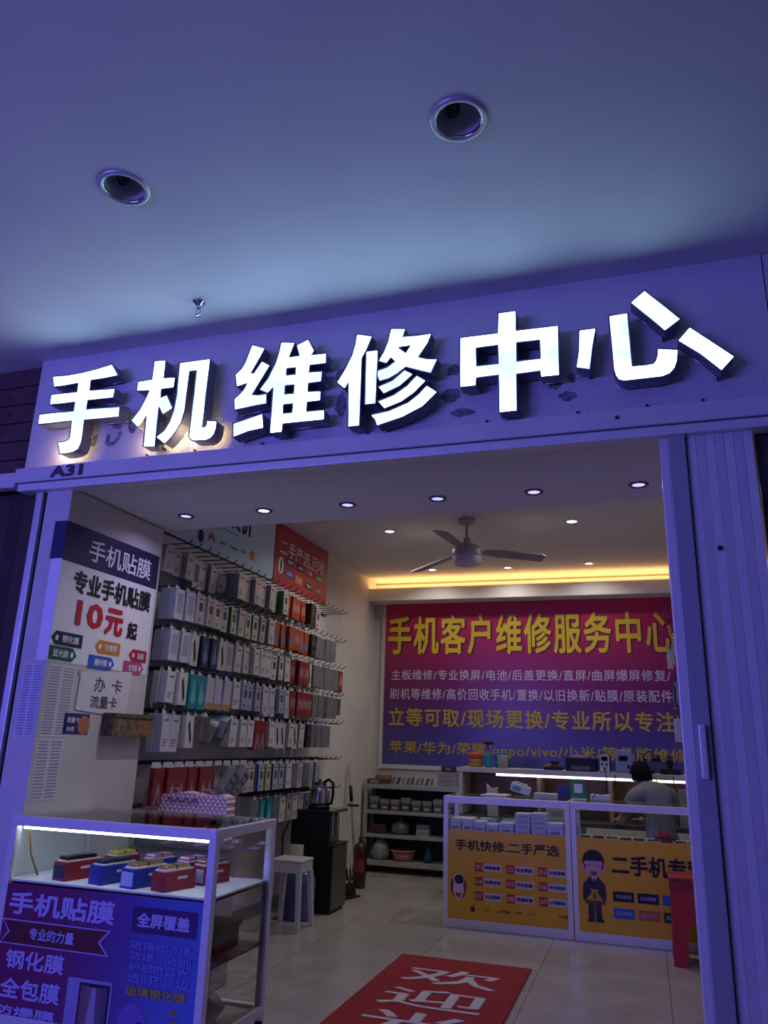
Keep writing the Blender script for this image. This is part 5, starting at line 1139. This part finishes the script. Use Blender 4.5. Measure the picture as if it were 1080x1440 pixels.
for A, B in zip(rings, rings[1:]):
    for k in range(24):
        f = bb.bm.faces.new((A[k], A[(k + 1) % 24], B[(k + 1) % 24], B[k])); f.smooth = True
for s_ in (-1, 1):   # ears
    c = HC + RT * (s_ * .078) - hu * .005 - base
    bb.lathe([(0, -.008), (.022, -.006), (.028, .004), (.018, .010), (0, .006)], c, 14, RT * s_ + hf * -.3)
for sd, hd, wr in ((-1, 'haL', 'wrL'), (1, 'haR', 'wrR')):
    h = J[hd][0] - base; d = (J[hd][0] - J[wr][0]).normalized(); sv = d.cross(U).normalized()
    for q, (off, ln) in enumerate(((-.024, .060), (-.008, .070), (.008, .066), (.024, .052))):
        p0 = h + sv * off + d * .015
        bb.tube([p0, p0 + d * ln * .5 + U * .004, p0 + d * ln * .8 - U * .008, p0 + d * ln - U * .022], [.0095, .009, .008, .006], 7)
    p0 = h - sv * .026 * sd * -1 + d * -.005
    bb.tube([p0, p0 - sv * (-sd) * .025 + d * .02, p0 - sv * (-sd) * .030 + d * .045], [.011, .010, .007], 7)
me = bb.mesh('body', M_skin); link('body', me, pt)
for p in me.polygons: p.use_smooth = True
# hair: a cap over the skull with a ragged edge
b = MB(); rings = []
for i in range(9):
    th = math.pi * .60 * i / 8; row = []
    for k in range(28):
        ph = 2 * math.pi * k / 28
        t_ = th * (1.0 if math.sin(ph) < .25 else .62 + .1 * math.cos(ph * 3)) * (1.12 if math.sin(ph) < -.3 else 1)
        x, y, z = math.sin(t_) * math.cos(ph), math.sin(t_) * math.sin(ph), math.cos(t_)
        r = 1.07 + .03 * math.sin(k * 2.3 + i)
        row.append(b.bm.verts.new(HC + RT * (x * .083 * r) + hf * (y * .103 * r) + hu * (z * .121 * r)))
    rings.append(row)
for A, B in zip(rings, rings[1:]):
    for k in range(28):
        f = b.bm.faces.new((A[k], A[(k + 1) % 28], B[(k + 1) % 28], B[k])); f.smooth = True
M_hair = mat('dark_hair', (.006, .005, .005), .9, spec=.1)
h = obj('hair', b, M_hair, pt); sm = h.modifiers.new('thickness', 'SOLIDIFY'); sm.thickness = .008
# eyes, brows and mouth
for s_ in (-1, 1):
    obj('eye', MB().lathe([(0, 0), (.010, 0), (.007, .006), (0, .008)], HC + RT * (s_ * .030) + hf * .084 + hu * .010, 12, hf), flat('1a1412', .3), pt)
    obj('eyebrow', MB().tube([HC + RT * (s_ * .016) + hf * .092 + hu * .030, HC + RT * (s_ * .032) + hf * .090 + hu * .034, HC + RT * (s_ * .046) + hf * .080 + hu * .028], .004, 6), M_hair, pt)
obj('mouth', MB().tube([HC + RT * -.022 + hf * .082 - hu * .052, HC + hf * .094 - hu * .054, HC + RT * .022 + hf * .082 - hu * .052], .004, 6), mat('lips', (.30, .10, .09), .5), pt)
# clothes
M_shirt = mat('grey_shirt', (.17, .17, .16), .85, noise=.12, nscale=14, bump=.35, bscale=40)
def garment(name, spans, g, m):
    """the body surface along some bones, let out by g: cloth that follows the body"""
    base = origin(pt); bm = bmesh.new(); bm.from_mesh(BODY0); bm.normal_update()
    def near(p):
        best = None
        for (u, v) in E_:
            A, B = J[u][0] - base, J[v][0] - base; d = B - A
            t_ = max(0, min(1, (p - A).dot(d) / d.length_squared)); q = (p - A - d * t_).length - (J[u][1] * (1 - t_) + J[v][1] * t_)
            if best is None or q < best[0]: best = (q, (u, v), t_)
        return best[1], best[2]
    kill = []
    for f in bm.faces:
        sp, t_ = near(f.calc_center_median())
        if sp not in spans or not spans[sp][0] <= t_ <= spans[sp][1]: kill.append(f)
    off = {v: v.normal.copy() for v in bm.verts}
    for v in bm.verts: v.co += off[v] * g
    bmesh.ops.delete(bm, geom=kill, context='FACES')
    me = bpy.data.meshes.new(name); bm.to_mesh(me); bm.free(); me.materials.clear(); me.materials.append(m)
    for p in me.polygons: p.use_smooth = True
    return link(name, me, pt)
full = (0, 1)
garment('shirt', {('pelvis', 'waist'): full, ('waist', 'chest'): full, ('chest', 'collar'): full, ('collar', 'neck'): (0, .45), ('collar', 'shL'): full, ('collar', 'shR'): full, ('shL', 'elL'): (0, .7), ('shR', 'elR'): (0, .7)}, .014, M_shirt)
garment('trousers', {('pelvis', 'hipL'): full, ('pelvis', 'hipR'): full, ('hipL', 'knL'): full, ('hipR', 'knR'): full, ('knL', 'anL'): (0, .95), ('knR', 'anR'): (0, .95), ('pelvis', 'waist'): (0, .15)}, .011, mat('black_trousers', (.02, .02, .025), .8, noise=.1))
for s_ in ('L', 'R'):
    a, o_ = J['an' + s_][0], J['to' + s_][0]
    b = MB(); b.tube([a + F * -.05 - U * .06, a + F * .02 - U * .055, o_ + F * .02 - U * .0, o_ + F * .06 - U * .004], [.03, .042, .036, .02], 10); obj('shoe', b, M_black, pt)
t = thing('round_stool', 'low round stool under the seated person behind the counter', 'stool', (.10, 7.42, 0))
obj('cushion', MB().lathe([(0, .385), (.17, .385), (.18, .40), (.175, .43), (.15, .438), (0, .438)], (.10, 7.42, 0), 28), M_black, t)
obj('column', MB().cyl((.10, 7.42, .03), (.10, 7.42, .384), .025), M_chrome, t)
obj('base', MB().lathe([(0, .0), (.19, .0), (.19, .015), (.05, .035), (0, .035)], (.10, 7.42, 0), 28), M_chrome, t)
